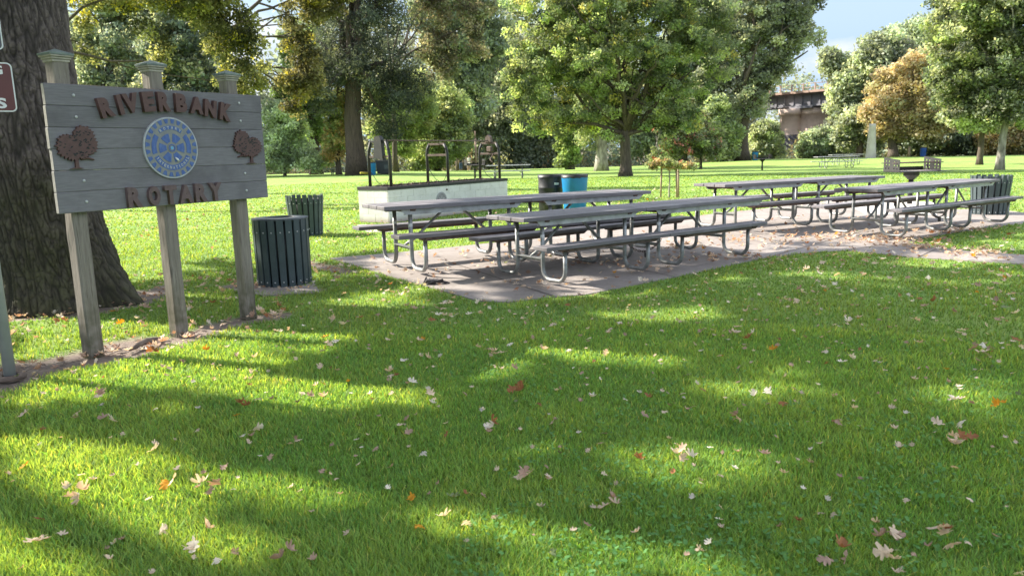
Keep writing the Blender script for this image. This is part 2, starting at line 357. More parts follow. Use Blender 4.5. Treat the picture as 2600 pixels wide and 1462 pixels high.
# ------------------------------------------------------------------ grass blades (near and middle distance)
def blades(r0, r1, n0, rref, cap_n, h0, w0, segs, seed, wexp=.75, azr=(-40, 40)):
    rg = np.random.default_rng(seed)
    # radial sampling with density ~ n0*(rref/r)^2
    az0, az1 = math.radians(azr[0]), math.radians(azr[1])
    n = int((az1-az0)*n0*rref**2*math.log(r1/r0)); n = min(n, cap_n)
    r = r0*(r1/r0)**rg.random(n); a = az0+(az1-az0)*rg.random(n)
    X, Y = r*np.sin(a), r*np.cos(a)
    d = dirt(X, Y); jx, jy = (vnoise(X, Y, 7, 61)-.5)*.13, (vnoise(X, Y, 7, 62)-.5)*.13; keep = (~on_pad(X+jx, Y+jy)) & (rg.random(n) > d*1.05-.03)
    keep &= np.hypot(X-OAK[0], Y-OAK[1]) > .72
    cl = vnoise(X, Y, 2.2, 5); cl2 = vnoise(X, Y, 9, 6)
    keep &= rg.random(n) < .55+.6*cl2
    X, Y, r, cl, cl2, d = X[keep], Y[keep], r[keep], cl[keep], cl2[keep], d[keep]; n = len(X)
    Z = tz(X, Y)-.006
    h = h0*(.55+.6*rg.random(n))*(.75+.5*cl)*(1-.45*d); wd = w0*(r/rref)**wexp*(.7+.6*rg.random(n))
    th = rg.random(n)*2*PI; lean = (.15+.75*rg.random(n)**1.5)*h; ld = th+rg.normal(0, .6, n)
    wx, wy = np.cos(th+PI/2)*wd/2, np.sin(th+PI/2)*wd/2
    lx, ly = np.cos(ld)*lean, np.sin(ld)*lean
    base = np.stack([X, Y, Z], -1); wv = np.stack([wx, wy, np.zeros(n)], -1)
    def lvl(t, wf): c = base+np.stack([lx*t*t, ly*t*t, h*t*(1-.12*t)], -1); return c-wv*wf, c+wv*wf
    hue = rg.random(n); 
    c0 = np.array([.15, .31, .095]); c1 = np.array([.29, .42, .125]); c2 = np.array([.48, .50, .18]); c3 = np.array([.13, .32, .10])
    t = np.clip(cl*.7+rg.normal(0, .25, n)*.6+.1, 0, 1)[:, None]; c = c0*(1-t)+c1*t
    dry = (hue < .035+.4*d)[:, None]; c = np.where(dry, c2, c); dk = (hue > .87)[:, None]; c = np.where(dk, c3, c)
    c = c*(.62+.72*rg.random(n))[:, None]
    if segs == 1:
        l, rr = lvl(0, 1); tip = base+np.stack([lx, ly, h*.9], -1)
        V = np.stack([l, rr, tip], 1).reshape(-1, 3); Fi = np.arange(3*n)
        C = np.repeat(c, 3, 0); C[0::3] *= .4; C[1::3] *= .4; C[2::3] *= 1.15  # shade in the gaps painted as darker blade feet, tips lightened
    else:
        l0, r0_ = lvl(0, .8); l1, r1_ = lvl(.5, 1); tip = base+np.stack([lx, ly, h*.88], -1)
        V = np.stack([l0, r0_, l1, r1_, tip], 1).reshape(-1, 3); b5 = (np.arange(n)*5)[:, None]
        Fi = (b5+np.array([[0, 1, 3, 0, 3, 2, 2, 3, 4]])).ravel()
        C = np.repeat(c, 5, 0); C[0::5] *= .32; C[1::5] *= .32; C[4::5] *= 1.15  # same painted shade at the feet of the near blades
    return V, Fi, C
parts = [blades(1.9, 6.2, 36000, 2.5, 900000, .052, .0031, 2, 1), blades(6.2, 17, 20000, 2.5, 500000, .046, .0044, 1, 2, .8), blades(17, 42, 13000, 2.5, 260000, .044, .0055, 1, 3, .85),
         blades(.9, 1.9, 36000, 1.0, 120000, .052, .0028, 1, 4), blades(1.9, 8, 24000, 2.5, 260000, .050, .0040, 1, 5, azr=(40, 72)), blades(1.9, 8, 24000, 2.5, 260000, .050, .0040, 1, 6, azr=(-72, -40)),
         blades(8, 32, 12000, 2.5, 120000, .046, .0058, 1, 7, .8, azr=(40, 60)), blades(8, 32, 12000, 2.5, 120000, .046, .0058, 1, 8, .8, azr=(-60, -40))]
Vs, Fs, Cs, off = [], [], [], 0
for V_, F_, C_ in parts: Vs.append(V_); Fs.append(F_+off); Cs.append(C_); off += len(V_)
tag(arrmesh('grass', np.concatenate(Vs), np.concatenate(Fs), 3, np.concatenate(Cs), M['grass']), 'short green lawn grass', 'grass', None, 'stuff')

# broad-leaved clover patches in the lawn
def clover():
    rg = np.random.default_rng(5); n = 16000; r = 2.2*(9/2.2)**rg.random(n); a = np.radians(-38+76*rg.random(n)); X, Y = r*np.sin(a), r*np.cos(a)
    k = (vnoise(X, Y, 1.3, 12) > .60) & (vnoise(X, Y, 6, 13) > .35) & (~on_pad(X, Y)) & (dirt(X, Y) < .1); X, Y = X[k], Y[k]; n = len(X)
    s = .006+.005*rg.random(n); h = .02+.025*rg.random(n); th = rg.random(n)*PI*2; tl = rg.normal(0, .35, (n, 2))
    V = []
    for q in (0, 1, 2, 3):
        an = th+q*PI/2; dx, dy = np.cos(an)*s, np.sin(an)*s; V.append(np.stack([X+dx, Y+dy, tz(X, Y)+h+dx*tl[:, 0]+dy*tl[:, 1]], -1))
    V = np.stack(V, 1).reshape(-1, 3); c = np.array([.13, .29, .10])*(.8+.5*rg.random(n))[:, None]
    tag(arrmesh('clover', V, np.arange(4*n), 4, np.repeat(c, 4, 0), M['grass']), 'small clover patches in the lawn', 'clover', None, 'stuff')
clover()

# ------------------------------------------------------------------ fallen leaves
LEAFCOL = [('pale tan', (.72, .57, .44)), ('pinkish brown', (.46, .31, .24)), ('rusty orange brown', (.38, .17, .08)), ('golden yellow orange', (.62, .30, .03)), ('cream white', (.82, .74, .64)), ('faded olive green', (.25, .30, .14))]
def leaf_outline():
    rt = [(0, .02), (.10, .16), (.05, .24), (.30, .36), (.34, .44), (.12, .48), (.42, .66), (.40, .76), (.14, .72), (.20, .92), (0, 1.0)]
    return rt+[(-x, y) for x, y in rt[-2:0:-1]]
def leaf_mesh(name, curl, twist, seed):
    rg = random.Random(seed); ol = leaf_outline(); bm = bmesh.new()
    ctr = [bm.verts.new((0, t, 0)) for t in (.02, .3, .6, 1.0)]
    vs = [bm.verts.new((x*(1+rg.uniform(-.15, .15)), y+rg.uniform(-.02, .02), 0)) for x, y in ol]
    ring = vs
    for i in range(len(ring)):
        a, b = ring[i], ring[(i+1) % len(ring)]
        y = (a.co.y+b.co.y)/2; c = min(ctr, key=lambda v: abs(v.co.y-y)); c2 = min(ctr, key=lambda v: abs(v.co.y-a.co.y))
        try: bm.faces.new((a, b, c))
        except ValueError: pass
        c3 = min(ctr, key=lambda v: abs(v.co.y-b.co.y))
        if c3 is not c:
            try: bm.faces.new((b, c3, c))
            except ValueError: pass
        if c2 is not c:
            try: bm.faces.new((a, c, c2))
            except ValueError: pass
    for v in bm.verts:
        x, y = v.co.x, v.co.y-.5
        v.co.z = curl*(x*x*1.6+y*y*1.1)+twist*x*y+rg.uniform(-.03, .03)+.05; v.co.y = y
    bmesh.ops.triangulate(bm, faces=bm.faces[:])
    # stalk
    a = [bm.verts.new(p) for p in ((.012, -.48, .06), (-.012, -.48, .06), (0, -.72, .10))]; bm.faces.new(a)
    me = bpy.data.meshes.new(name); bm.to_mesh(me); bm.free(); return me
LM = []
for k in range(5):
    me0 = leaf_mesh('oak_leaf', (.5, -.45, .9, .25, 1.3)[k], (.6, -.5, .2, 1.0, -.8)[k], k); row = []
    for nm, c in LEAFCOL:
        me = me0.copy(); ca = me.color_attributes.new('Col', 'FLOAT_COLOR', 'POINT')
        rg = random.Random(k); ca.data.foreach_set('color', np.array([(c[0]*f, c[1]*f, c[2]*f, 1) for f in [rg.uniform(.75, 1.2) for _ in me.vertices]], np.float32).ravel())
        me.materials.append(M['dryleaf']); row.append(me)
    LM.append(row)
def put_leaf(x, y, size, ci, k, z=.03, flat=1.0):
    o = bpy.data.objects.new('fallen_leaf', LM[k][ci]); COL.objects.link(o)
    o.location = (x, y, z); o.scale = (size,)*3
    o.rotation_euler = (random.gauss(0, .38*flat), random.gauss(0, .38*flat), random.uniform(0, 2*PI))
    tag(o, '%s fallen oak leaf lying on the grass' % LEAFCOL[ci][0], 'leaf', 'fallen oak leaves scattered over the lawn'); return o
keyleaves = [((1253, 914), 3, 0, .13), ((1318, 1010), 3, 2, .14), ((632, 1048), 2, 2, .13), ((1252, 1100), 3, 4, .12), ((538, 1268), 3, 1, .13), ((420, 1252), 3, 3, .12), ((1538, 1312), 3, 0, .12), ((484, 1424), 3, 4, .13), ((1128, 1338), 1, 4, .11),
             ((2412, 1412), 4, 0, .13), ((2500, 912), 3, 1, .14), ((2150, 1450), 3, 1, .12), ((204, 1288), 3, 0, .12), ((2462, 1132), 2, 2, .11), ((1752, 1178), 3, 4, .12), ((1728, 1186), 2, 0, .1), ((1320, 1236), 3, 0, .11), ((1048, 1288), 1, 3, .08), ((1064, 1362), 1, 3, .11),
             ((1188, 1354), 1, 4, .11), ((1150, 1288), 1, 5, .10), ((1870, 1082), 3, 0, .11), ((2130, 1098), 2, 1, .11), ((1938, 1175), 1, 1, .1), ((715, 1446), 2, 1, .11), ((115, 1398), 2, 0, .12), ((415, 1372), 1, 0, .12), ((2415, 1148), 2, 0, .11), ((2235, 1392), 3, 1, .12), ((1620, 1182), 2, 2, .09), ((162, 824), 3, 2, .15),
             ((565, 778), 2, 0, .14), ((990, 970), 2, 0, .12), ((1660, 815), 1, 5, .14), ((2270, 1452), 2, 0, .12), ((2530, 1045), 2, 3, .1), ((380, 905), 2, 2, .14), ((840, 890), 2, 0, .12)]
nl = 0
for (p, n, ci, s) in keyleaves:
    q = gp(*p)
    for j in range(n):
        put_leaf(q[0]+random.gauss(0, .035)*(j > 0), q[1]+random.gauss(0, .045)*(j > 0), s*.60*random.uniform(.75, 1.05), ci if j < 2 else random.choice((0, 1, 2, 4)), random.randrange(5), .044+.012*j, 1.4); nl += 1
while nl < 298:
    r = 2.3+8.2*math.sqrt(random.random()*.92+.02); a = math.radians(random.uniform(-37, 37)); x, y = r*math.sin(a), r*math.cos(a)
    if on_pad(np.array([x]), np.array([y]))[0] or random.random() < .35*(r < 4): continue
    if math.hypot(x-OAK[0], y-OAK[1]) < .8: continue
    ci = random.choices(range(6), (38, 22, 9, 4, 25, 2))[0]
    put_leaf(x, y, random.uniform(.042, .072)*(.85+.06*r), ci, random.randrange(5), .042); nl += 1
# the rest of the leaf litter: one mass
def litter():
    rg = np.random.default_rng(21); pts = []
    def scatter(n, fn): 
        for _ in range(n):
            x, y, z = fn(); pts.append((x, y, z))
    def pol(r0, r1, a0=-38, a1=38):
        r = math.sqrt(r0*r0+(r1*r1-r0*r0)*rg.random()); a = math.radians(a0+(a1-a0)*rg.random()); return r*math.sin(a), r*math.cos(a)
    small = []
    for _ in range(1500):
        x, y = pol(2.4, 10)
        if not on_pad(np.array([x]), np.array([y]))[0]: small.append((x, y, .030+.022*rg.random()))
    n = 0
    while n < 1300:
        x, y = pol(7, 26); 
        onp = on_pad(np.array([x]), np.array([y]))[0]
        if onp and rg.random() > .45: continue
        pts.append((x, y, .014 if onp else .042)); n += 1
    for (px, py, num, sx) in ((1500, 672, 60, .22), (1620, 690, 35, .3), (1905, 655, 60, .3), (1720, 632, 70, .2), (2180, 600, 90, .5), (2260, 612, 110, .35), (2400, 590, 90, .3), (2470, 588, 40, .3), (2120, 610, 90, .6), (1400, 728, 20, .3), (1345, 722, 16, .2),
                              (2310, 622, 80, .25), (2400, 640, 90, .5), (2560, 655, 80, .5), (2000, 605, 160, .9), (1860, 620, 90, .6), (1780, 655, 70, .5), (2060, 640, 90, .7), (1180, 690, 50, .6), (1100, 660, 40, .7), (1360, 655, 60, .5), (1560, 620, 50, .7), (2230, 560, 40, .5), (1110, 800, 20, .3), (2110, 520, 30, .5), (2340, 632, 70, .15), (2480, 645, 60, .2)):
        q = gp(px, py)
        for _ in range(int(num*.6)): pts.append((q[0]+rg.normal(0, sx), q[1]+rg.normal(0, sx*.6), .016+.03*rg.random()))
    for l, r in DIRT_LINES[:7]:
        for _ in range(20):
            i = rg.integers(len(l)-1); t = rg.random(); pts.append((l[i][0]*(1-t)+l[i+1][0]*t+rg.normal(0, r*.5), l[i][1]*(1-t)+l[i+1][1]*t+rg.normal(0, r*.5), .012))
    V, Fi, C = [], [], []; off = 0
    var = []
    for k in range(5):
        me = LM[k][0]; co = np.array([v.co[:] for v in me.vertices]); tr = np.array([p.vertices[:] for p in me.polygons]); var.append((co, tr))
    P = np.array([c for _, c in LEAFCOL])
    for qi, (x, y, z) in enumerate(small+pts):
        co, tr = var[rg.integers(5)]; s = .045+.045*rg.random() if qi >= len(small) else .022+.026*rg.random()
        e = Matrix.Rotation(rg.random()*6.28, 3, 'Z') @ Matrix.Rotation(rg.normal(0, .35), 3, 'X') @ Matrix.Rotation(rg.normal(0, .35), 3, 'Y')
        v = co@np.array(e).T*s+np.array([x, y, z+tz(x, y)]); V.append(v); Fi.append(tr+off); off += len(v)
        ci = rg.choice(6, p=[.42, .33, .05, .01, .17, .02]); C.append(np.repeat((P[ci]*(.7+.5*rg.random()))[None], len(v), 0))
    tag(arrmesh('leaf_litter', np.concatenate(V), np.concatenate(Fi).ravel(), 3, np.concatenate(C), M['dryleaf']), 'brown leaf litter gathered on the pad and lawn', 'leaf litter', None, 'stuff')
litter()
# twigs and a bare root in the dirt by the sign
mb = MB(); q0 = gp(330, 893); q1 = gp(405, 862)
pts = [(q0+(q1-q0)*t)+np.array([0, .02*math.sin(t*7), .012+.018*math.sin(t*PI)]) for t in np.linspace(0, 1, 8)]
mb.tube(pts, [.008, .02, .026, .022, .028, .024, .018, .006], 8); tag(mb.build('surface_root', M['root']), 'bare brown root breaking the soil between two sign posts', 'root')
mb = MB()
for i in range(70):
    l, r = DIRT_LINES[random.choice((0, 0, 1, 2))]; j = random.randrange(len(l)-1); t = random.random()
    x = l[j][0]*(1-t)+l[j+1][0]*t+random.gauss(0, .1); y = l[j][1]*(1-t)+l[j+1][1]*t+random.gauss(0, .08); a = random.uniform(0, 6.28); L = random.uniform(.03, .13)
    mb.tube([(x, y, .008), (x+math.cos(a)*L*.5, y+math.sin(a)*L*.5, .014), (x+math.cos(a+.3)*L, y+math.sin(a+.3)*L, .008)], [.0025, .003, .0015], 5)
tag(mb.build('dry_twigs', M['root']), 'small dry twigs strewn on the bare soil', 'twigs', None, 'stuff')
q = gp(1100, 722); mb = MB()
for k in range(7): mb.tube([(q[0]+random.gauss(0, .05), q[1]+random.gauss(0, .03), .01), (q[0]+random.gauss(0, .08), q[1]+random.gauss(0, .04), .05+.02*random.random()), (q[0]+random.gauss(0, .1), q[1]+random.gauss(0, .05), .012)], [.012, .02, .008], 6)
tag(mb.build('bark_chunk', M['pier_dark']), 'dark chunk of bark lying on the front edge of the pad', 'bark')

# ------------------------------------------------------------------ picnic tables
L1 = 1.831; FZ = .042
def plank_mb(x0, x1, y, wd, ztop, th=.042):
    mb = MB(); mb.box(((x0+x1)/2, y, ztop-th/2), (x1-x0, wd, th), bev=.004); return mb
def u_leg(x, sy):
    yi, yo, r, R = .235*sy, .62*sy, .0235, .12; z0 = FZ+r; pts = [(x, yi, .70), (x, yi, z0+R+.12), (x, yi, z0+R)]
    for k in range(1, 7): a = k/6*PI/2; pts.append((x, yi+sy*R*(1-math.cos(a)), z0+R-R*math.sin(a)))
    for k in range(1, 7): a = k/6*PI/2; pts.append((x, yo-sy*R*(1-math.sin(a)), z0+R-R*math.cos(a)))
    pts.append((x, yo, .425)); mb = MB(); mb.tube(pts, r, 12); return mb
def make_table(ext=0.0):
    t = thing('picnic_table', 'x', 'picnic table')
    for k, y in enumerate((-.243, 0, .243)): plank_mb(.0, L1-.004+ext, y, .231, .76).build('tabletop_plank', M['plank'], t)
    for y in (-.625, .625): plank_mb(.0, L1-.004, y, .236, .481, .04).build('bench_plank', M['plank'], t)
    for x in (.34, L1-.24):
        for sy in (-1, 1): u_leg(x, sy).build('leg', M['galv'], t)
        mb = MB(); mb.box((x, 0, .29), (.05, .46, .012)); mb.box((x+.02, 0, .275), (.008, .46, .04)); mb.build('crosspiece', M['galv'], t)
        mb = MB(); mb.prism([(-.34, .717), (-.30, .675), (.30, .675), (.34, .717)], x-.03, x+.03, 'x')
        mb.build('top_bracket', M['rust'], t)
        for sy in (-1, 1):
            mb = MB(); mb.prism([(.52*sy, .440), (.55*sy, .402), (.70*sy, .402), (.73*sy, .440)], x-.035, x+.035, 'x'); mb.build('seat_bracket', M['rust'], t)
    for x, s in ((.34, 1), (L1-.24, -1)):
        mb = MB(); mb.tube([(x+.01*s, 0, .29), (x+.14*s, 0, .36), (x+.50*s, 0, .66), (x+.54*s, 0, .712)], .017, 6); mb.build('diagonal_brace', M['galv'], t)
    for sy in (-1, 1):
        mb = MB(); mb.prism([(.20, .716), (.25, .665), (L1-.17+ext, .665), (L1-.10+ext, .716)], .315*sy-.004, .315*sy+.004); mb.prism([(.25, .665), (.25, .659), (L1-.17+ext, .659), (L1-.17+ext, .665)], .29*sy-.03, .29*sy+.03)
        mb.build('top_channel', M['channel'], t)
        mb = MB(); mb.prism([(.26, .439), (.31, .405), (L1-.2, .405), (L1-.15, .439)], .625*sy-.085, .625*sy+.085); mb.build('seat_channel', M['rust'], t)
    for y in (-.235, .235):
        mb = MB(); mb.lathe([(.0243, .52), (.0243, .555)], 12, (.34, y, 0)); mb.build('sticker', M['label'], t)
    return t
rows = {'N': (-.0624, 8.0912, .622, .97344), 'B': (-1.64736, 9.14368, .521, 1.09), 'R': (5.10952, 11.27152, .578, .98592), 'K': (3.30928, 12.6724, .474, 1.06)}
TL = {'N0': 'brown plank picnic table closest to the camera, left end of the front row', 'N1': 'brown picnic table with an overhanging top, right half of the front row',
      'B0': 'brown picnic table in front of the white block barbecue, its left end nearest the bins', 'B1': 'brown picnic table just in front of the black and blue drums',
      'R0': 'right-hand row picnic table beside the grass island, its nearer half', 'R1': 'picnic table at the far right edge, in front of the slatted bin',
      'K0': 'rear row picnic table behind the front row, its left half', 'K1': 'rear row picnic table closest to the pedestal grill'}
base_t = make_table(); ext_t = make_table(.56)
GT = 'picnic tables joined end to end on the pad'
for k, (x, y, th, s) in rows.items():
    for j in (0, 1):
        u = j*L1*s; pos = (x+u*math.cos(th), y+u*math.sin(th), 0)
        if k+str(j) == 'N1': o = ext_t
        elif k+str(j) == 'N0': o = base_t
        else: o = dup(base_t, pos, th)
        o.location = pos; o.rotation_euler = (0, 0, th+(0, .0)[j]); o.scale = (s, s, s); o['label'] = TL[k+str(j)]; o['group'] = GT
# chains that lock neighbouring tables together
def chain(p0, p1, sag, label):
    t = thing('chain', label, 'chain', p0); n = 16; mb = MB()
    d = Vector([float(q) for q in (np.array(p1)-np.array(p0))])
    for i in range(n):
        s = (i+.5)/n; c = d*s+Vector((0, 0, -sag*4*s*(1-s))); tg = (d+Vector((0, 0, -sag*4*(1-2*s)))).normalized(); sd = Vector((0, 0, 1)).cross(tg).normalized()
        if i % 2: sd = tg.cross(sd)
        L = d.length/n*.75; mb.tube([c+tg*math.cos(a)*L+sd*math.sin(a)*.012 for a in [k/8*2*PI for k in range(9)]], .0042, 5, False)
    mb.build('links', M['rust'], t)
    mb = MB(); c = d*.55+Vector((0, 0, -sag-.05)); mb.box(c, (.045, .025, .05), bev=.006); mb.tube([c+Vector((math.cos(a)*.016, 0, .025+math.sin(a)*.028)) for a in [k/6*PI for k in range(7)]], .005, 6); mb.build('padlock', M['black_steel'], t)
for k, lb in (('N', 'rusty chain and padlock hanging between the two front row tables'), ('R', 'dark chain and padlock between the two right-hand row tables')):
    x, y, th, s = rows[k]; c, n = np.array([math.cos(th), math.sin(th)]), np.array([-math.sin(th), math.cos(th)])
    A = np.array([x, y])+s*((L1-.24)*c-.28*n); B = np.array([x, y])+s*((L1+.34)*c-.28*n); chain((*A, .34), (*B, .34), .12, lb)

# ------------------------------------------------------------------ the board sign
def text_mesh(ch, wd, ht, y0, y1, bold=.03):
    cu = bpy.data.curves.new('t', 'FONT'); cu.body = ch; cu.size = 1; cu.offset = bold; cu.extrude = .5; cu.resolution_u = 3
    ob = bpy.data.objects.new('t', cu); COL.objects.link(ob); dg = bpy.context.evaluated_depsgraph_get(); me = bpy.data.meshes.new_from_object(ob.evaluated_get(dg))
    bpy.data.objects.remove(ob); bpy.data.curves.remove(cu)
    co = np.array([v.co[:] for v in me.vertices]); lo, hi = co.min(0), co.max(0)
    co2 = np.stack([((co[:, 0]-lo[0])/(hi[0]-lo[0])-.5)*wd, y1+(co[:, 2]-lo[2])/(hi[2]-lo[2])*(y0-y1), ((co[:, 1]-lo[1])/(hi[1]-lo[1])-.5)*ht], -1)
    me.vertices.foreach_set('co', co2.ravel().astype(np.float32)); me.update(); return me
sg = thing('park_sign', 'weathered grey plank sign reading RIVERBANK ROTARY on three wooden posts', 'sign', P1+np.array([SU[1], -SU[0], 0])*-.05, SA)
SO = P1+np.array([SU[1], -SU[0], 0])*-.05; SN = np.cross(SU, [0, 0, 1])     # towards the viewer's side
def sp(px, py, off=.0):                       # point of the board plane -> (s, height)
    d = ray(px, py); o = P1+SN*off; t = ((o-CAM)@SN)/(d@SN); Q = CAM+t*d-P1; return Q@SU, Q[2]
bz0, bz1, bs0, bs1 = 1.072, 1.968, -.178, 1.68; ph = (bz1-bz0)/6; rr = random.Random(3)
YF = -.072                                     # front face of the planks, in the sign's own frame
for k in range(6):
    j = rr.uniform(-.003, .004); mb = MB(); mb.box(((bs0+bs1)/2+j, YF+.02, bz0+ph*(k+.5)), (bs1-bs0+rr.uniform(-.004, .004), .04, ph-.0012), bev=.0045)
    o = mb.build('plank', M['grey_board'], sg)
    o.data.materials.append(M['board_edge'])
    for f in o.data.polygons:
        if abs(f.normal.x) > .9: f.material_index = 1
def post_mb(s, top, wd=.112):
    mb = MB(); rg = random.Random(int(s*10)); n = 14
    rings = []
    for i in range(n+1):
        z = -.03+(top+.03)*i/n; r = wd/2; q = [(s+dx*r+rg.uniform(-.0025, .0025), .03+dy*r+rg.uniform(-.0025, .0025), z) for dx, dy in ((-1, -.82), (-.82, -1), (.82, -1), (1, -.82), (1, .82), (.82, 1), (-.82, 1), (-1, .82))]
        rings.append([mb.bm.verts.new(p) for p in q])
    for i in range(n):
        for k in range(8): mb._f((rings[i][k], rings[i][(k+1) % 8], rings[i+1][(k+1) % 8], rings[i+1][k]))
    mb._f(rings[-1]); return mb
for s, top in ((-.012, 2.13), (.715, 2.115), (1.425, 2.09)):
    p = post_mb(s, top).build('post', M['post'], sg)
    mb = MB()
    for hw, z0, z1 in ((.062, 0, .018), (.070, .018, .034), (.080, .034, .048)): mb.box((s, .03, top+(z0+z1)/2-.01), (2*hw, 2*hw, z1-z0-.0005), bev=.003)
    mb.mi = 1; t0 = top+.038; a = .084
    vs = [mb.bm.verts.new((s+dx*a, .03+dy*a, t0)) for dx, dy in ((-1, -1), (1, -1), (1, 1), (-1, 1))]; vt = [mb.bm.verts.new((s+dx*a, .03+dy*a, t0+.012)) for dx, dy in ((-1, -1), (1, -1), (1, 1), (-1, 1))]; ap = mb.bm.verts.new((s, .03, t0+.046))
    mb._f(vs[::-1])
    for k in range(4): mb._f((vs[k], vs[(k+1) % 4], vt[(k+1) % 4], vt[k])); mb._f((vt[k], vt[(k+1) % 4], ap))
    mb.build('post_cap', [M['cap'], M['cap_top']], p)
zs = 2.862
def zl(u, v): return sp(u/zs, 100+v/zs, .03)
LET = [('R', 760, 495, .105, .145), ('I', 862, 478, .034, .145), ('V', 940, 465, .125, .145), ('E', 1068, 455, .098, .15), ('R', 1180, 455, .102, .15), ('B', 1305, 465, .10, .145), ('A', 1418, 482, .12, .135), ('N', 1518, 505, .112, .14), ('K', 1628, 530, .112, .145)]
for ch, u, v, wd, ht in LET:
    s, z = zl(u, v); me = text_mesh(ch, wd, ht, -.034, 0, .062); o = link_mesh('letter', me, M['letter'], sg); o.location = (s, YF-.0005, z)
    o.rotation_euler = (0, (s-.775)*.42, 0); o['label'] = 'raised brown wooden letter '+ch
for ch, u, v, wd, ht in (('R', 970, 1146, .115, .15), ('O', 1112, 1137, .10, .15), ('T', 1232, 1130, .105, .15), ('A', 1342, 1124, .125, .15), ('R', 1452, 1114, .112, .15), ('Y', 1556, 1106, .125, .15)):
    s, z = zl(u, v); me = text_mesh(ch, wd, ht, -.032, 0, .058); o = link_mesh('letter', me, M['letter_faded'], sg); o.location = (s, YF-.0005, z); o['label'] = 'raised brown wooden letter '+ch
# screws in the planks
mb = MB()
for k in range(6):
    z = bz0+ph*(k+.5)
    for s in (.02+.0*k, 1.44):
        if k in (2, 3): continue
        c = Vector((s, YF-.003, z)); M4 = Matrix.Translation(c) @ Matrix.Rotation(PI/2, 4, 'X'); b2 = MB(); b2.lathe([(.0115, 0), (.0105, .003), (.004, .0042)], 10, close=True); bmesh.ops.transform(b2.bm, matrix=M4, verts=b2.bm.verts[:])
        tmp = bpy.data.meshes.new('x'); b2.bm.to_mesh(tmp); b2.bm.free(); mb.bm.from_mesh(tmp); bpy.data.meshes.remove(tmp)
mb.build('bolts', M['bolt'], sg)
# cut-out trees
def cut_tree(u0, u1, v0, v1, flip, seed):
    (s0, za), (s1, zb) = zl(u0, v1), zl(u1, v0); wd, ht = s1-s0, zb-za; rg = random.Random(seed); mb = MB()
    pts = []; 
    lob = [(.27, .52, .27), (.36, .38, .18), (.66, .74, .25), (.72, .56, .24), (.52, .56, .22), (.58, .40, .16)]
    if flip: lob = [(1-x, y, r) for x, y, r in lob]
    bx = .82 if not flip else .18
    def R(a):
        cx, cy = .5, .58; best = 0
        for t in np.linspace(0, .75, 60):
            x, y = cx+t*math.cos(a), cy+t*math.sin(a)
            if any((x-lx)**2+((y-ly)*1.0)**2 < r*r for lx, ly, r in lob): best = t
        return best
    for k in range(72):
        a = k/72*2*PI; r = R(a)*(1+(.10 if k % 2 else -.05)*(1 if rg.random() > .2 else .3)); pts.append(((.5+r*math.cos(a)-.5)*wd, (.58+r*math.sin(a))*ht))
    c = mb.bm.verts.new((0, -.020, .58*ht)); A = [mb.bm.verts.new((x, -.020, z)) for x, z in pts]; B = [mb.bm.verts.new((x, 0, z)) for x, z in pts]
    for k in range(72): mb._f((c, A[k], A[(k+1) % 72])); mb._f((A[(k+1) % 72], A[k], B[k], B[(k+1) % 72]))
    tx = (.42 if not flip else .62); mb.prism([((tx-.5-.03)*wd, .22*ht), ((tx-.5-.035)*wd, .03*ht), ((tx-.5-.16)*wd, 0), ((tx-.5+.16)*wd, 0), ((tx-.5+.05)*wd, .03*ht), ((tx-.5+.045)*wd, .26*ht)], -.017, 0)
    mb.tube([((.5-.5+.04*(1 if not flip else -1))*wd, -.008, .22*ht), ((bx-.5)*.7*wd, -.008, .24*ht), ((bx-.5)*1.1*wd, -.008, .20*ht)], [.009, .008, .006], 6)
    o = mb.build('tree_cutout', M['letter'], sg); o.location = ((s0+s1)/2, YF-.0005, za)
    m2 = MB()
    for k in range(60):
        a = rg.uniform(0, 2*PI); r = R(a)*math.sqrt(rg.random())*.88; x, z = r*math.cos(a)*wd, (.58+r*math.sin(a))*ht; t = rg.uniform(-.8, .8); l = rg.uniform(.008, .017)
        vs = [m2.bm.verts.new((x+dx*math.cos(t)-dz*math.sin(t), -.0212, z+dx*math.sin(t)+dz*math.cos(t))) for dx, dz in ((-l, -.001), (0, -.005), (l, .001), (0, .005))]; m2._f(vs)
    m2.build('leaf_gap', M['bin_black'], o, fix=False)
cut_tree(428, 697, 630, 945, False, 1); cut_tree(1700, 1885, 665, 905, True, 2)
# emblem
ec = sp(434, 376, .03); ER = .238
em = bpy.data.objects.new('emblem', None)
def disc(r, y0, y1, seg=64): 
    mb = MB(); mb.prism([(r*math.cos(k/seg*2*PI), r*math.sin(k/seg*2*PI)) for k in range(seg)], y0, y1); return mb
pl = disc(ER, -.016, 0).build('emblem', M['rim'], sg, (ec[0], YF-.0005, ec[1]))
disc(ER*.955, -.018, -.0162).build('wheel_face', M['wheel'], pl)
def sector(mb, r0, r1, a0, a1, y0, y1, n=14):
    P_ = [(r1*math.cos(a0+(a1-a0)*k/n), r1*math.sin(a0+(a1-a0)*k/n)) for k in range(n+1)]+[(r0*math.cos(a1+(a0-a1)*k/n), r0*math.sin(a1+(a0-a1)*k/n)) for k in range(n+1)]
    A = [mb.bm.verts.new((u, y0, v)) for u, v in P_]; B = [mb.bm.verts.new((u, y1, v)) for u, v in P_]; m_ = len(P_)
    for k in range(n): mb._f((A[k], A[k+1], A[m_-2-k], A[m_-1-k]))
    for k in range(m_): mb._f((A[(k+1) % m_], A[k], B[k], B[(k+1) % m_]))
mb = MB()
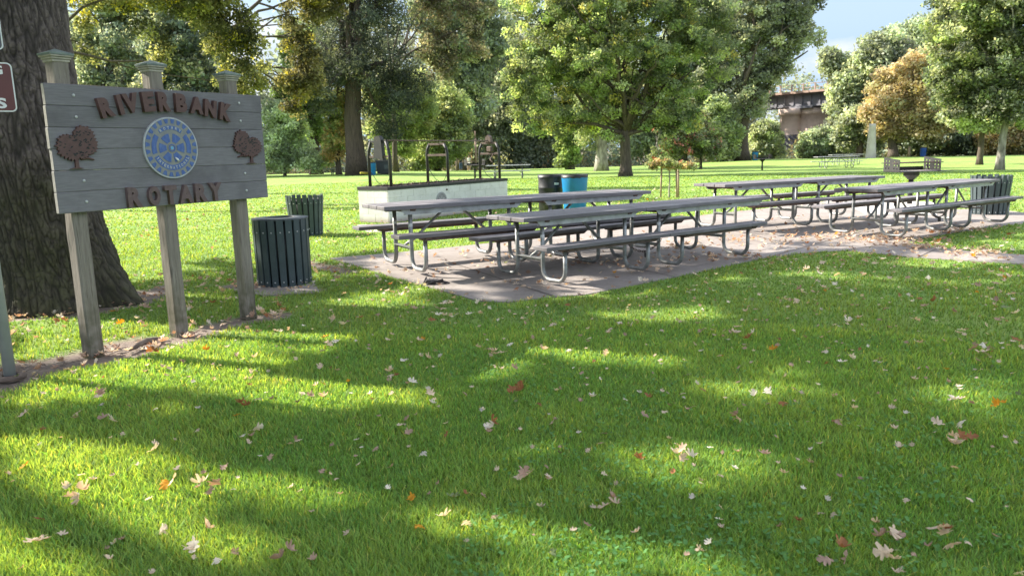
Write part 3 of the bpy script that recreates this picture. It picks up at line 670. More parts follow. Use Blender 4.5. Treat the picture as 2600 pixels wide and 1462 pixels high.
for k in range(24):
    a = (k+.5)/24*2*PI; w1, w0 = .085, .05
    mb.prism([(ER*.80*math.cos(a-w0), ER*.80*math.sin(a-w0)), (ER*.945*math.cos(a-w1), ER*.945*math.sin(a-w1)), (ER*.945*math.cos(a+w1), ER*.945*math.sin(a+w1)), (ER*.80*math.cos(a+w0), ER*.80*math.sin(a+w0))], -.0205, -.0185)
D2 = math.radians
sector(mb, ER*.56, ER*.73, D2(205), D2(335), -.0205, -.0185, 20); sector(mb, ER*.60, ER*.72, D2(52), D2(128), -.0205, -.0185, 14)
sector(mb, ER*.56, ER*.73, D2(142), D2(196), -.0205, -.0185, 10); sector(mb, ER*.56, ER*.73, D2(-16), D2(38), -.0205, -.0185, 10)
for k in range(6):
    a = D2(90+60*k+30); h0, h1 = .30, .42
    P_ = [(.20, -.22), (.46, -.40), (.46, .40), (.20, .22)]
    sector(mb, ER*.20, ER*.47, a-.36, a+.36, -.0205, -.0185, 6)
sector(mb, ER*.09, ER*.125, 0, 2*PI-.001, -.0245, -.0185, 20)
mb.build('blue_enamel', M['enamel'], pl)
disc(ER*.155, -.0215, -.0186, 24).build('hub', M['wheel'], pl); disc(ER*.055, -.025, -.0217, 16).build('hub_centre', M['cyan'], pl)
def arc_text(txt, rad, a0, a1, hgt, wdt, inward):
    for i, ch in enumerate(txt):
        a = a0+(a1-a0)*i/(len(txt)-1); w_ = wdt*(.35 if ch == 'I' else 1)
        me = text_mesh(ch, w_, hgt, -.0022, 0, .04); o = link_mesh('emblem_letter', me, M['rim'], pl); o.location = (rad*math.cos(a), -.0206, rad*math.sin(a))
        o.rotation_euler = (0, -(a+PI/2) if inward else -(a-PI/2), 0)
arc_text('INTERNATIONAL', ER*.645, D2(211), D2(329), .024, .017, True)
arc_text('ROTARY', ER*.66, D2(122), D2(58), .022, .019, False)
mb = MB(); mb.tube([(.02, -.026, -.075), (.035, -.028, -.09), (.045, -.027, -.105)], [.004, .009, .006], 8); mb.build('white_splash', M['white'], pl)
# lichen along the top edge of the board: loose dark crumbs
mb = MB()
for k in range(420):
    s = random.choice((random.gauss(.22, .07), random.uniform(.4, 1.6), random.gauss(.6, .1))); s = min(max(s, .08), 1.64); r = random.uniform(.002, .005)
    mb.box((s, YF+random.uniform(.005, .038), bz1+r*.6-.003), (r*2, r*2, r*1.6), bev=0)
mb.build('dark_moss', M['root'], sg)

# ------------------------------------------------------------------ cut-off sign at the left edge
q = gp(27, 962); mb = MB(); pole_top = 2.6; st = thing('metal_sign_post', 'round grey metal pole with a brown sign panel, cut by the left edge', 'sign post', q)
mb.tube([(0, 0, -.05), (0, 0, pole_top)], .037, 16); mb.build('pole', M['pole'], st)
mb = MB(); mb.lathe([(.0, .0), (.09, 0), (.1, .02), (.06, .035), (.045, .03)], 14); mb.build('base_collar', M['root'], st)
aim = math.atan2(q[0], q[1]); 
def panel(zc, hh, hw, m, off, texts, nm):
    t = thing
    def rr_(w_, h_, r, n=6):
        out = []
        for cx, cz, a0 in ((w_-r, h_-r, 0), (-w_+r, h_-r, 90), (-w_+r, -h_+r, 180), (w_-r, -h_+r, 270)):
            for k in range(n+1): a = math.radians(a0+90*k/n); out.append((cx+r*math.cos(a), cz+r*math.sin(a)))
        return out
    mb = MB(); mb.prism(rr_(hw, hh, .03), -.003, 0); o = mb.build(nm, M['white'], st); o.location = (off, -.05, zc); o.rotation_euler = (0, 0, -aim+.0)
    mb = MB(); mb.prism(rr_(hw-.008, hh-.008, .024), -.0045, -.0032); mb.build('panel_face', m, o)
    for ch, x, z, w_, h_ in texts:
        me = text_mesh(ch, w_, h_, -.0062, -.0047, .035); l = link_mesh('letter', me, M['white'], o); l.location = (x, 0, z)
def pz(px, py):
    d = ray(px, py); t = (math.hypot(q[0], q[1]))/math.hypot(d[0], d[1]); P_ = CAM+d*t; return P_[2]
zt, zb_ = pz(30, 161), pz(30, 285)
xr = (20-(27-.128*735))/319.0
panel((zt+zb_)/2, (zt-zb_)/2, .30, M['sign_brown'], xr-.30, [('G', .218, .107, .058, .058), ('S', .218, -.10, .056, .066), ('L', .172, -.10, .042, .064)], 'brown_panel')
zb2 = pz(10, 128); panel(zb2+.25, .25, .30, M['sign_grey'], (-3-(27-.128*830))/319.0-.30, [], 'grey_panel')

# ------------------------------------------------------------------ litter bins
def slat_bin(loc, h, rb, rtp, label, lid, mid=None, n=20, sw=.077):
    t = thing('litter_bin', label, 'litter bin', loc, random.uniform(0, 1), 'slatted litter bins')
    mb = MB(); mr = MB()
    for k in range(n):
        a = k/n*2*PI; ca, sa = math.cos(a), math.sin(a); hs = h+(0 if lid else random.uniform(-.012, .012))
        prof = [(0, rb), (h*.45, (rb+rtp)/2-(.0 if lid else .006)), (hs, rtp)]
        wds = [sw*.94, sw*.97, sw]
        rin = []
        for (z, r), w_ in zip(prof, wds):
            rin.append([mb.bm.verts.new((ca*(r+dr)-sa*dy, sa*(r+dr)+ca*dy, z)) for dr, dy in ((0, -w_/2), (.016, -w_/2+.003), (.016, w_/2-.003), (0, w_/2))])
        for i in range(2):
            for j in range(4): mb._f((rin[i][j], rin[i][(j+1) % 4], rin[i+1][(j+1) % 4], rin[i+1][j]))
        mb._f(rin[0][::-1]); mb._f(rin[-1])
        for z in (h*.82, h*.07):
            r = rb+(rtp-rb)*z/h+.0175; c = Vector((ca*r, sa*r, z)); g = bmesh.ops.create_icosphere(mr.bm, subdivisions=1, radius=.0095, matrix=Matrix.Translation(c))
    mb.build('slats', M['bin_green'], t); mr.build('rivets', M['bolt'], t)
    mb = MB(); mb.lathe([(0, .03), (rb-.02, .03), (rtp-.02, h-.06), (rtp-.035, h-.06), (rtp-.05, .1), (0, .1)], 28); mb.build('liner', M['bin_black'], t)
    if lid:
        mb = MB(); mb.lathe([(rtp+.018, h-.002), (rtp+.02, h+.012), (.19, h+.02), (.165, h+.016), (.16, h-.03), (.19, h-.02), (rtp+.01, h-.004)], 40); mb.build('lid', M['lid'], t)
    else:
        mb = MB(); mb.lathe([(rtp-.004, h*.82-.015), (rtp-.004, h*.82+.015), (rtp-.012, h*.82+.015), (rtp-.012, h*.82-.015)], 32); mb.build('hoop', M['black_steel'], t)
    return t
b1 = gp(725, 731); b1 = b1*(1+.29/np.linalg.norm(b1)); b1[2] = .012
slat_bin(b1, .735, .283, .290, 'dark green slatted litter bin with a round lid behind the right sign post', True)
b2 = gp(780, 600); b2 = b2*(1+.28/np.linalg.norm(b2)); b2[2] = 0
slat_bin(b2, .725, .275, .325, 'open-topped dark green slatted bin flaring upward, on the lawn behind the lidded bin', False, n=20, sw=.080)
b3 = at(2512, 514, 17.3); b3[2] = 0
slat_bin(b3, .74, .285, .335, 'slatted bin half lit by the sun behind the right-hand picnic tables', False, n=20, sw=.080)
# ------------------------------------------------------------------ drums
def drum(loc, r, h, m, label, plastic=False, lab=False):
    t = thing('steel_drum' if not plastic else 'plastic_drum', label, 'drum', loc)
    if plastic: prof = [(r*.84, 0), (r*.88, .05), (r*.93, h*.3), (r*.93, h*.33), (r*.96, h*.35), (r*.97, h*.62), (r*1.0, h*.66), (r*1.02, h*.80), (r*1.06, h*.93), (r*1.05, h), (r*1.0, h), (r*.96, h*.9), (r*.88, h*.5), (0, h*.45)]
    else: prof = [(r*.97, 0), (r, .015), (r, h*.32), (r*1.035, h*.34), (r, h*.36), (r, h*.64), (r*1.035, h*.66), (r, h*.68), (r, h*.97), (r*1.02, h), (r*.97, h*.99), (r*.95, h*.8), (r*.95, h*.45), (0, h*.45)]
    mb = MB(); mb.lathe(prof, 40); mb.build('drum_body', m, t)
    mb = MB(); pr_ = []
    for k in range(40): pass
    rg = random.Random(9); seg = 40; rings = []
    for rad, z, jj in ((r*1.07 if plastic else r*1.045, h*.93, .012), (r*1.075 if plastic else r*1.05, h+.008, .004), (r*.95, h+.004, .01), (r*.9, h*.6, .02)):
        rings.append([mb.bm.verts.new(((rad+rg.uniform(-.004, .004))*math.cos(k/seg*2*PI), (rad+rg.uniform(-.004, .004))*math.sin(k/seg*2*PI), z+rg.uniform(-jj, jj))) for k in range(seg)])
    for i in range(3):
        for k in range(seg): mb._f((rings[i][k], rings[i][(k+1) % seg], rings[i+1][(k+1) % seg], rings[i+1][k]), True)
    mb.build('bag_liner', M['bin_black'], t)
    if lab:
        mb = MB(); a0 = -PI/2-.45+.7
        A = []
        for k in range(5):
            a = a0+k/4*.42; A.append([(r*1.006*math.cos(a), r*1.006*math.sin(a), z) for z in (h*.74, h*.80)])
        vs = [[mb.bm.verts.new(p) for p in q_] for q_ in A]
        for k in range(4): mb._f((vs[k][0], vs[k+1][0], vs[k+1][1], vs[k][1]))
        mb.build('label', M['label'], t, fix=False)
    return t
d1 = at(1399, 540, 17.95); d1[2] = 0; drum(d1, .285, .86, M['drum_black'], 'scuffed black steel drum with a small white label, left of the blue drum', False, True)
d2 = at(1460, 540, 17.55); d2[2] = 0; drum(d2, .285, .86, M['drum_blue'], 'bright blue plastic drum with a black bag liner beside the black drum', True)
for px, d_, lb, m_ in ((1918, 85, 'pale blue drum beside the tall eucalyptus trunk', M['drum_blue']), (2346, 90, 'deep blue drum in the shade under the orange tree', M['navy']), (942, 56.5, 'blue drum beside the big redwood trunk', M['drum_blue'])):
    p = foot(px, d_); drum(p, .30, .92, m_, lb, True)
# dark wheeled bin beside the redwood
p = foot(972, 57.5); t = thing('wheeled_bin', 'dark wheeled bin with a pale patch beside the blue drum', 'bin', p)
mb = MB(); mb.prism([(-.42, 0.05), (.42, .05), (.50, .95), (-.50, .95)], -.35, .35); mb.build('bin_body', M['dumpster'], t)
mb = MB(); mb.prism([(-.53, .955), (.53, .955), (.50, 1.03), (-.50, 1.06)], -.39, .39); mb.build('lid', M['pier_dark'], t)
mb = MB(); mb.box((.25, -.356, .55), (.28, .006, .3)); mb.build('label', M['lid'], t)
mb = MB(); mb.tube([(-.3, .3, .08), (.3, .3, .08)], .08, 12); mb.build('wheel', M['bin_black'], t)

# ------------------------------------------------------------------ block barbecue
CA = math.radians(55); BC = np.array([-2.545, 15.99, 0]); BL, BW, BH = 4.35, .88, .70
bb = thing('block_barbecue', 'long white painted block barbecue with three black hoist frames', 'barbecue', BC, CA)
m, nt, b = newmat('painted_block')
tc = nt.nodes.new('ShaderNodeTexCoord'); 
f = noisetex(nt, 3, 7, .65); g = noisetex(nt, 14, 6, .7)
sx = N(nt, 'ShaderNodeSeparateXYZ'); nt.links.new(tc.outputs['Object'], sx.inputs[0])
c = mixc(nt, ramp(nt, f, .35, .7), (.72, .71, .70), (.60, .59, .57)); c = mixc(nt, ramp(nt, g, .58, .72), c, (.40, .37, .35))
zz = ramp(nt, sx.outputs[2], .14, 0); c = mixc(nt, zz, c, (.36, .28, .25)); nt.links.new(c, b.inputs['Base Color']); b.inputs['Roughness'].default_value = .8; bump(nt, b, g, .35, .006); M['block'] = m
# blocks laid in courses, slightly uneven faces with narrow mortar grooves, all one wall mesh
mb = MB(); course = BH/4; rg = random.Random(5)
mb.box((BL/2, BW/2, BH/2), (BL-.012, BW-.012, BH))
for i in range(4):
    z0, z1 = i*course+.002, (i+1)*course-.002
    offs = 0 if i % 2 else -.2; x = offs
    while x < BL:
        a, b_ = max(x, 0), min(x+.4, BL)
        if b_-a > .03: j = rg.uniform(0, .0018); mb.box(((a+b_)/2, .0-j+.01, (z0+z1)/2), (b_-a-.004, .02, z1-z0), bev=.002); mb.box(((a+b_)/2, BW-.01+j, (z0+z1)/2), (b_-a-.004, .02, z1-z0), bev=.002)
        x += .4
    y = -.2 if i % 2 else 0
    while y < BW:
        a, b_ = max(y, .021), min(y+.4, BW-.021)
        if b_-a > .03:
            for xx in (.01, BL-.01): j = rg.uniform(0, .0018); mb.box((xx-(j if xx < 1 else -j), (a+b_)/2, (z0+z1)/2), (.02, b_-a-.004, z1-z0), bev=.002)
        y += .4
mb.build('block_wall', M['block'], bb)
mb = MB()
for (x0, x1, y0, y1) in ((-.012, BL+.012, -.012, .035), (-.012, BL+.012, BW-.035, BW+.012), (-.012, .035, .0352, BW-.0352), (BL-.035, BL+.012, .0352, BW-.0352)): mb.box(((x0+x1)/2, (y0+y1)/2, BH+.022), (x1-x0, y1-y0, .07), bev=.003)
mb.build('steel_rim', M['black_steel'], bb)
mb = MB(); mb.box((BL/2, BW/2, BH+.008), (BL-.07, BW-.07, .012)); mb.build('ash_bed', M['root'], bb)
mb = MB(); 
for k in range(70): mb.tube([(random.uniform(.1, BL-.1), random.uniform(.1, BW-.1), BH+.03), (random.uniform(.1, BL-.1), random.uniform(.1, BW-.1), BH+.05)][0:1]+[(0, 0, 0)][:0] or [(0, 0, 0)], .01) if False else None
for k in range(34):
    x0, y0 = random.uniform(.2, BL-.2), random.uniform(.1, BW-.1); a = random.uniform(0, 6.28); mb.tube([(x0, y0, BH+.03), (x0+.12*math.cos(a), y0+.08*math.sin(a), BH+.07+random.random()*.05), (x0+.2*math.cos(a+.4), y0+.13*math.sin(a), BH+.04)], .006, 5)
mb.build('charred_sticks', M['rust'], bb)
# badge on the front
mb = MB(); mb.prism([(.185*math.cos(k/40*2*PI), .185*math.sin(k/40*2*PI)) for k in range(40)], -.012, 0); bd = mb.build('round_badge', M['rim'], bb, (1.72, -.0025, .375))
mb = MB(); mb.prism([(.170*math.cos(k/40*2*PI), .170*math.sin(k/40*2*PI)) for k in range(40)], -.015, -.0122); mb.build('badge_face', mat('faded_badge', (.20, .17, .19), (.28, .27, .30), 30, .6), bd)
mb = MB()
for k in range(24):
    a = (k+.5)/24*2*PI; mb.prism([(.148*math.cos(a+d), .148*math.sin(a+d)) if e == 0 else (.165*math.cos(a+d*1.5), .165*math.sin(a+d*1.5)) for e, d in ((0, -.05), (1, -.05), (1, .05), (0, .05))], -.0175, -.0152)
for k in range(6): a = D2(90+60*k); mb.prism([(.03*math.cos(a+.3), .03*math.sin(a+.3)), (.03*math.cos(a-.3), .03*math.sin(a-.3)), (.10*math.cos(a-.12), .10*math.sin(a-.12)), (.10*math.cos(a+.12), .10*math.sin(a+.12))], -.0175, -.0152)
mb.build('badge_relief', M['rim'], bd)
mb = MB(); mb.lathe([(.0, 0), (.022, 0), (.016, .02)], 10, close=False); o = mb.build('wall_bolt', M['rust'], bb, (1.92, -.003, .60)); o.rotation_euler = (PI/2, 0, 0)
# hoist frames
def station(px_front):                         # position along the wall whose front upright stands in this column
    best = min(np.linspace(0, BL, 300), key=lambda s: abs(pr([BC[0]+s*math.cos(CA)-.14*math.sin(CA), BC[1]+s*math.sin(CA)+.14*math.cos(CA), BH+.05])[0]-px_front)); return float(best)
yF, yB = .13, BW-.13
S3 = [station(992), station(1138), station(1268)]; TOPZ = [1.00, .93, .94]
for i, s in enumerate(S3):
    top = BH+TOPZ[i]; zk = BH+.70; ty = (.22, BW-.22)
    for y, yt in ((yF, ty[0]), (yB, ty[1])):
        mb = MB(); mb.tube([(s, y, BH+.01), (s, y, zk), (s, y+(yt-y)*.25, zk+.12), (s, yt, top)], .034, 8); mb.build('upright', M['black_steel'], bb)
    mb = MB(); mb.box((s, BW/2, top), (.05, ty[1]-ty[0]+.06, .05), bev=.004)
    mb.build('top_bar', M['rust'] if i else M['black_steel'], bb)
    mb = MB(); mb.box((s, BW/2, zk-.02), (.045, yB-yF-.02, .05), bev=.004); mb.build('crossbar', M['rust'], bb)
    for a, c in (((yF+.02, BH+.30), (yF+.30, BH+.02)), ((yB-.02, BH+.35), (yB-.35, BH+.02))):
        mb = MB(); mb.tube([(s+.03, a[0], a[1]), (s+.05, (a[0]+c[0])/2, (a[1]+c[1])/2-.05), (s+.1, c[0], c[1])], .007, 5); mb.build('stay_chain', M['black_steel'], bb)
mb = MB(); mb.tube([(S3[0]-.05, BW/2, BH+1.02), (S3[2]+.1, BW/2, BH+1.0)], .013, 8); mb.build('hoist_shaft', M['rust'], bb)
mb = MB(); mb.prism([(BW/2-.15, BH+.60), (BW/2-.12, BH+1.04), (BW/2-.07, BH+1.12), (BW/2+.07, BH+1.10), (BW/2+.12, BH+.66)], S3[0]-.05, S3[0]+.05, 'x'); mb.build('gear_guard', M['black_steel'], bb)
mb = MB(); mb.prism([(BW/2-.09, BH+.965), (BW/2-.07, BH+1.10), (BW/2, BH+1.15), (BW/2+.07, BH+1.10), (BW/2+.09, BH+.965)], S3[2]-.05, S3[2]+.05, 'x'); mb.build('winch_box', M['rust'], bb)
mb = MB(); mb.box((S3[2], BW/2-.02, BH+.79), (.1, .15, .14), bev=.02); mb.build('winch_drum', M['rust'], bb)
mb = MB(); mb.tube([(S3[2]-.05, yF+.14, BH+.68), (S3[2]-.12, yF+.20, BH+.54), (S3[2]-.2, yF+.04, BH+.44)], .014, 6); mb.build('crank_handle', M['rust'], bb)
mb = MB(); mb.tube([(S3[0]-.02, yB+.03, BH+.34), (S3[0]-.20, yB+.08, BH+.35)], .02, 6); mb.build('yellow_bench_end', mat('yellow_bench_end', (.5, .42, .03), None, 5, .6), bb)  # stub standing for a yellow bench end beyond the barbecue

# ------------------------------------------------------------------ pedestal grills
def grill(loc, rz, label, s=1.0):
    t = thing('pedestal_grill', label, 'grill', loc, rz, 'pedestal grills in the park'); t.scale = (s,)*3
    mb = MB(); mb.tube([(0, 0, 0), (0, 0, .60)], .055, 14); mb.build('post', M['black_steel'], t)
    mb = MB(); mb.lathe([(.075, .56), (.085, .58), (.17, .66), (.17, .735), (.0, .735)], 16, smooth=False); mb.build('swivel_base', M['black_steel'], t)
    mb = MB(); mb.box((0, 0, .745), (1.0, .62, .012)); mb.box((0, .31, .80), (1.0, .008, .10)); mb.box((.62, -.04, .738), (.42, .55, .008)); mb.build('fire_tray', M['black_steel'], t)
    mb = MB(); mb.box((0, 0, .757), (.93, .56, .012)); mb.build('ash', mat('pale_ash', (.36, .33, .30), (.20, .18, .17), 30, .95) if 'pale_ash' not in bpy.data.materials else bpy.data.materials['pale_ash'], t)
    for sx_ in (-.505, .505):
        mb = MB()                      # side plate with rows of adjustment holes: built as a lattice
        ys = [-.30, -.225, -.19, -.115, -.08, .08, .115, .19, .225, .30]; zs_ = [.752, .80, .83, .87, .90, .94, .97, 1.02]
        for iy in range(9):
            for iz in range(7):
                if iy in (1, 3, 5, 7) and iz in (1, 3, 5): continue
                y0, y1, z0, z1 = ys[iy], ys[iy+1], zs_[iz], zs_[iz+1]; sk = lambda y: (y+.30)*.10
                P_ = [(y0, z0+sk(y0)*(z0-.752)/.27), (y1, z0+sk(y1)*(z0-.752)/.27), (y1, z1+sk(y1)*(z1-.752)/.27), (y0, z1+sk(y0)*(z1-.752)/.27)]
                vs = [mb.bm.verts.new((sx_, y, z)) for y, z in P_]; mb._f(vs)
        bmesh.ops.remove_doubles(mb.bm, verts=mb.bm.verts[:], dist=.0005); o = mb.build('side_plate', M['black_steel'], t, fix=False)
        sol = o.modifiers.new('s', 'SOLIDIFY'); sol.thickness = .008; sol.offset = 0
    mb = MB()
    for k in range(15): mb.tube([(-.49, -.25+k*.035, .955), (.49, -.25+k*.035, .955)], .006, 5)
    for x in (-.49, .49): mb.tube([(x, -.27, .955), (x, .26, .955)], .008, 6)
    for y in (-.22, .22): mb.tube([(-.62, y, .947), (.62, y, .947)], .011, 6)
    mb.build('cooking_grate', M['rust'], t); return t
gq = gp(2309, 519); gq[2] = .014; grill(gq, .12, 'black pedestal grill with holed side plates beyond the picnic tables', .98)
for px, d_, lb in ((1937, 52, 'small dark pedestal grill on the lawn left of the distant right table'), (1204, 44, 'dark pedestal grill standing near the two people')):
    grill(foot(px, d_), .3 if px < 1500 else 0, lb, .95 if px > 1500 else 1.05)

# ------------------------------------------------------------------ distant tables and benches
def far_table(px, d_, rz, label, s=1.0, Lf=1.35):
    p = foot(px, d_); t = thing('picnic_table', label, 'picnic table', p, rz, 'distant picnic tables on the lawn'); t.scale = (s,)*3
    x0 = -L1/2*Lf
    for y in (-.243, 0, .243): plank_mb(x0, -x0, y, .236, .76).build('tabletop_plank', M['channel'], t)
    for y in (-.72, .72): plank_mb(x0, -x0, y, .25, .45, .04).build('bench_plank', M['channel'], t)
    for x in (x0*.62, -x0*.62):
        for sy in (-1, 1):
            o = u_leg(x, sy).build('leg', M['galv'], t); o.location = (0, 0, -.035)
    for s_ in (1, -1):
        mb = MB(); mb.tube([(s_*x0*.62, 0, .29), (s_*x0*.1, 0, .71)], .02, 6); mb.build('diagonal_brace', M['galv'], t)
    return t
far_table(1290, 43, -.06, 'pale picnic table on the lawn right of the two people, behind the hoist frames')
far_table(2126, 54.5, .0, 'pale distant picnic table on the open lawn below the bridge pier', 1.0, 1.5)
far_table(2150, 62.5, .0, 'faint picnic table just behind the pale distant table', 1.0, 1.3)
far_table(872, 62, .1, 'white picnic table half hidden behind the redwood trunk', 1.1, 1.5)

# ------------------------------------------------------------------ people
def skinfig(name, verts, edges, rad, m, parent, sub=2):
    bm = bmesh.new(); sk = bm.verts.layers.skin.verify(); vs = [bm.verts.new(v) for v in verts]
    for a, b_ in edges: bm.edges.new((vs[a], vs[b_]))
    for i, v in enumerate(vs): v[sk].radius = rad[i] if isinstance(rad[i], tuple) else (rad[i], rad[i]); v[sk].use_root = (i == 0)
    me = bpy.data.meshes.new(name); bm.to_mesh(me); bm.free(); o = link_mesh(name, me, m, parent)
    md = o.modifiers.new('skin', 'SKIN'); md.use_smooth_shade = True; s = o.modifiers.new('sub', 'SUBSURF'); s.levels = s.render_levels = sub; return o
def person(px, d_, rz, H_, label, top, bottom, hairm, long_hair, arms):
    p = foot(px, d_); t = thing('person', label, 'person', p, rz); k = H_/1.7
    Vb = [(0, 0, .92), (0, 0, 1.10), (0, 0, 1.32), (0, 0, 1.44), (0, -.01, 1.52), (0, -.02, 1.60), (0, -.01, 1.67),
          (.09, 0, .86), (.10, -.01, .48), (.11, .01, .09), (.11, -.10, .035), (-.09, 0, .86), (-.10, -.01, .48), (-.11, .01, .09), (-.11, -.10, .035),
          (.17, 0, 1.38), (-.17, 0, 1.38)]
    Eb = [(0, 1), (1, 2), (2, 3), (3, 4), (4, 5), (5, 6), (0, 7), (7, 8), (8, 9), (9, 10), (0, 11), (11, 12), (12, 13), (13, 14), (2, 15), (2, 16)]
    Rb = [(.15, .10), (.13, .09), (.16, .10), .055, .055, (.075, .09), .055, (.095, .095), .065, .045, .035, (.095, .095), .065, .045, .035, .06, .06]
    i = len(Vb)
    for sgn, sh in ((1, 15), (-1, 16)):
        el, wr, hd = arms[0 if sgn > 0 else 1]; Vb += [(sgn*el[0], el[1], el[2]), (sgn*wr[0], wr[1], wr[2]), (sgn*hd[0], hd[1], hd[2])]; Rb += [.045, .032, (.035, .02)]
        Eb += [(sh, i), (i, i+1), (i+1, i+2)]; i += 3
    S_ = lambda v: tuple(c*k for c in v)
    body = skinfig('body', [S_(v) for v in Vb], Eb, [tuple(q*k for q in r) if isinstance(r, tuple) else r*k for r in Rb], M['skin'], t)
    # shirt
    sv = [Vb[1], (0, 0, 1.0), Vb[2], (0, 0, 1.42), Vb[15], Vb[16], tuple((np.array(Vb[15])*.4+np.array(Vb[17])*.6)), tuple((np.array(Vb[16])*.4+np.array(Vb[20])*.6))]
    skinfig('shirt', [S_(v) for v in sv], [(0, 1), (0, 2), (2, 3), (2, 4), (2, 5), (4, 6), (5, 7)], [(.15*k, .115*k), (.165*k, .125*k), (.18*k, .12*k), .07*k, .075*k, .075*k, .062*k, .062*k], top, t)
    lo = .10 if bottom is M['denim'] else .52
    tv = [Vb[0], Vb[7], Vb[11], (.105, 0, .5), (-.105, 0, .5)]; te = [(0, 1), (0, 2), (1, 3), (2, 4)]; tr = [(.165*k, .12*k), .105*k, .105*k, .08*k, .08*k]
    if lo < .2: tv += [(.11, .01, .12), (-.11, .01, .12)]; te += [(3, 5), (4, 6)]; tr += [.065*k, .065*k]
    skinfig('trousers', [S_(v) for v in tv], te, tr, bottom, t)
    hv = [(0, .005, 1.64), (0, .01, 1.71)]+([(0, .06, 1.52), (0, .07, 1.38)] if long_hair else []); he = [(0, 1)]+([(0, 2), (2, 3)] if long_hair else [])
    skinfig('hair', [S_(v) for v in hv], he, [(.088*k, .095*k), .06*k]+([.085*k, .06*k] if long_hair else []), hairm, t)
    mb = MB(); 
    for s_ in (-1, 1):
        mb.box((s_*.11*k, -.05*k, .03*k), (.085*k, .25*k, .06*k), bev=.02*k)
    mb.build('shoes', M['darktop'], t)
    mb = MB()
    mb.tube([(0, -.10*k, 1.60*k), (0, -.125*k, 1.585*k)], .012*k, 6)
    for s_ in (-1, 1): mb.tube([(s_*.03*k, -.095*k, 1.625*k), (s_*.03*k, -.105*k, 1.625*k)], .009*k, 6)
    mb.build('face_features', M['darktop'], t)
person(1169, 88, PI+.3, 1.62, 'person with long fair hair, dark top and blue jeans standing under the trees', M['darktop'], M['denim'], M['hat'], True, [((.24, .01, 1.12), (.22, -.08, .90), (.22, -.1, .82)), ((.24, .01, 1.12), (.22, -.10, .92), (.20, -.13, .84))])
person(1190, 87, PI-.4, 1.66, 'person in a white shirt and shorts standing beside the one in jeans', M['whitetop'], M['whitetop'], M['hair'], False, [((.26, -.05, 1.12), (.20, -.22, 1.02), (.15, -.28, 1.02)), ((.25, 0, 1.12), (.24, -.06, .90), (.23, -.08, .82))])

# pole behind the barbecue
p = foot(1208, 78); mb = MB(); mb.tube([(0, 0, 0), (0, 0, 3.3)], .10, 10); mb.tube([(0, 0, 3.2), (0, 0, 4.0)], .05, 8); o = mb.build('bollard_pole', M['deck'], None, p); tag(o, 'reddish brown pole standing behind the hoist frames', 'pole')
p = foot(2213, 86); mb = MB(); mb.lathe([(.65, -1), (.50, 0), (.32, 3.1), (.31, 3.4), (0, 3.4)], 20); o = mb.build('concrete_pillar', M['concrete_pale'], None, p); tag(o, 'white tapering concrete pillar between the trees', 'pillar')
p = foot(2310, 92); mb = MB(); mb.tube([(0, 0, 0), (0, 0, 1.1)], .14, 8); o = mb.build('timber_post', M['stake'], None, p); tag(o, 'pale timber post left of the deep blue drum', 'post')
# ------------------------------------------------------------------ railway bridge
bd_ = 135.0
def bp(px, py, d=bd_): return at(px, py, d)
A_ = bp(1740, 262, 150); B_ = bp(2720, 232, 118); dirv = (B_-A_)[:2]; Lb = float(np.hypot(*dirv)); br = thing('railway_bridge', 'dark steel girder railway bridge on a round pinkish pier', 'bridge', (A_[0], A_[1], 0), math.atan2(dirv[1], dirv[0]))
zA = at(2030, 262, bd_)[2]
def zc(py): return float(at(2030, py, bd_)[2])
zt_, zb3 = zc(240), zc(272)
mb = MB(); mb.box((Lb/2, 0, (zt_+zb3)/2), (Lb, .5, zt_-zb3)); mb.box((Lb/2, 0, zt_-.1), (Lb, 1.0, .2)); mb.box((Lb/2, 0, zb3+.1), (Lb, 1.0, .2)); mb.box((Lb/2, 3.4, (zt_+zb3)/2), (Lb, .5, zt_-zb3)); mb.build('girder', M['girder'], br)
x = 1
while x < Lb: mb = MB(); mb.box((x, -.3, (zt_+zb3)/2), (.16, .25, zt_-zb3-.45)); mb.build('stiffener', M['girder'], br); x += 1.6
mb = MB(); mb.box((Lb/2, 1.6, zt_+.25), (Lb, 6, .35)); mb.build('deck', M['deck'], br)
mb = MB(); x = .5
while x < Lb: mb.box((x, -1.2, zt_+.95), (.18, .18, 1.2)); x += 2.1
for dz in (.85, 1.45): mb.tube([(0, -1.2, zt_+dz), (Lb, -1.2, zt_+dz)], .05, 5)
mb.build('railing', M['deck'], br)
def along(px):
    best = min(np.linspace(0, Lb, 600), key=lambda s: abs(pr([A_[0]+dirv[0]/Lb*s, A_[1]+dirv[1]/Lb*s, 5])[0]-px)); return float(best)
sP = along(2040); zp = zb3-.3; zm = zc(342)
mb = MB(); mb.lathe([(1.95, zm), (1.55, zm+(zp-zm)*.75), (1.9, zp-.9), (1.95, zp), (0, zp)], 28, (sP-2.0, -.6, 0)); mb.lathe([(3.6, zm), (3.05, zm+(zp-zm)*.75), (3.3, zp-.9), (3.35, zp), (0, zp)], 32, (sP+.6, 2.8, 0)); mb.build('pier', M['pier'], br)
mb = MB(); mb.lathe([(2.3, -5), (2.1, zm-.01), (0, zm-.01)], 24, (sP-2.0, -.6, 0)); mb.lathe([(3.9, -5), (3.7, zm-.01), (0, zm-.01)], 24, (sP+.6, 2.8, 0)); mb.build('pier_footing', M['pier_dark'], br)
mb = MB(); mb.box((sP, 1.2, zp+.16), (4.0, 4.5, .3)); mb.build('bearing', M['girder'], br)
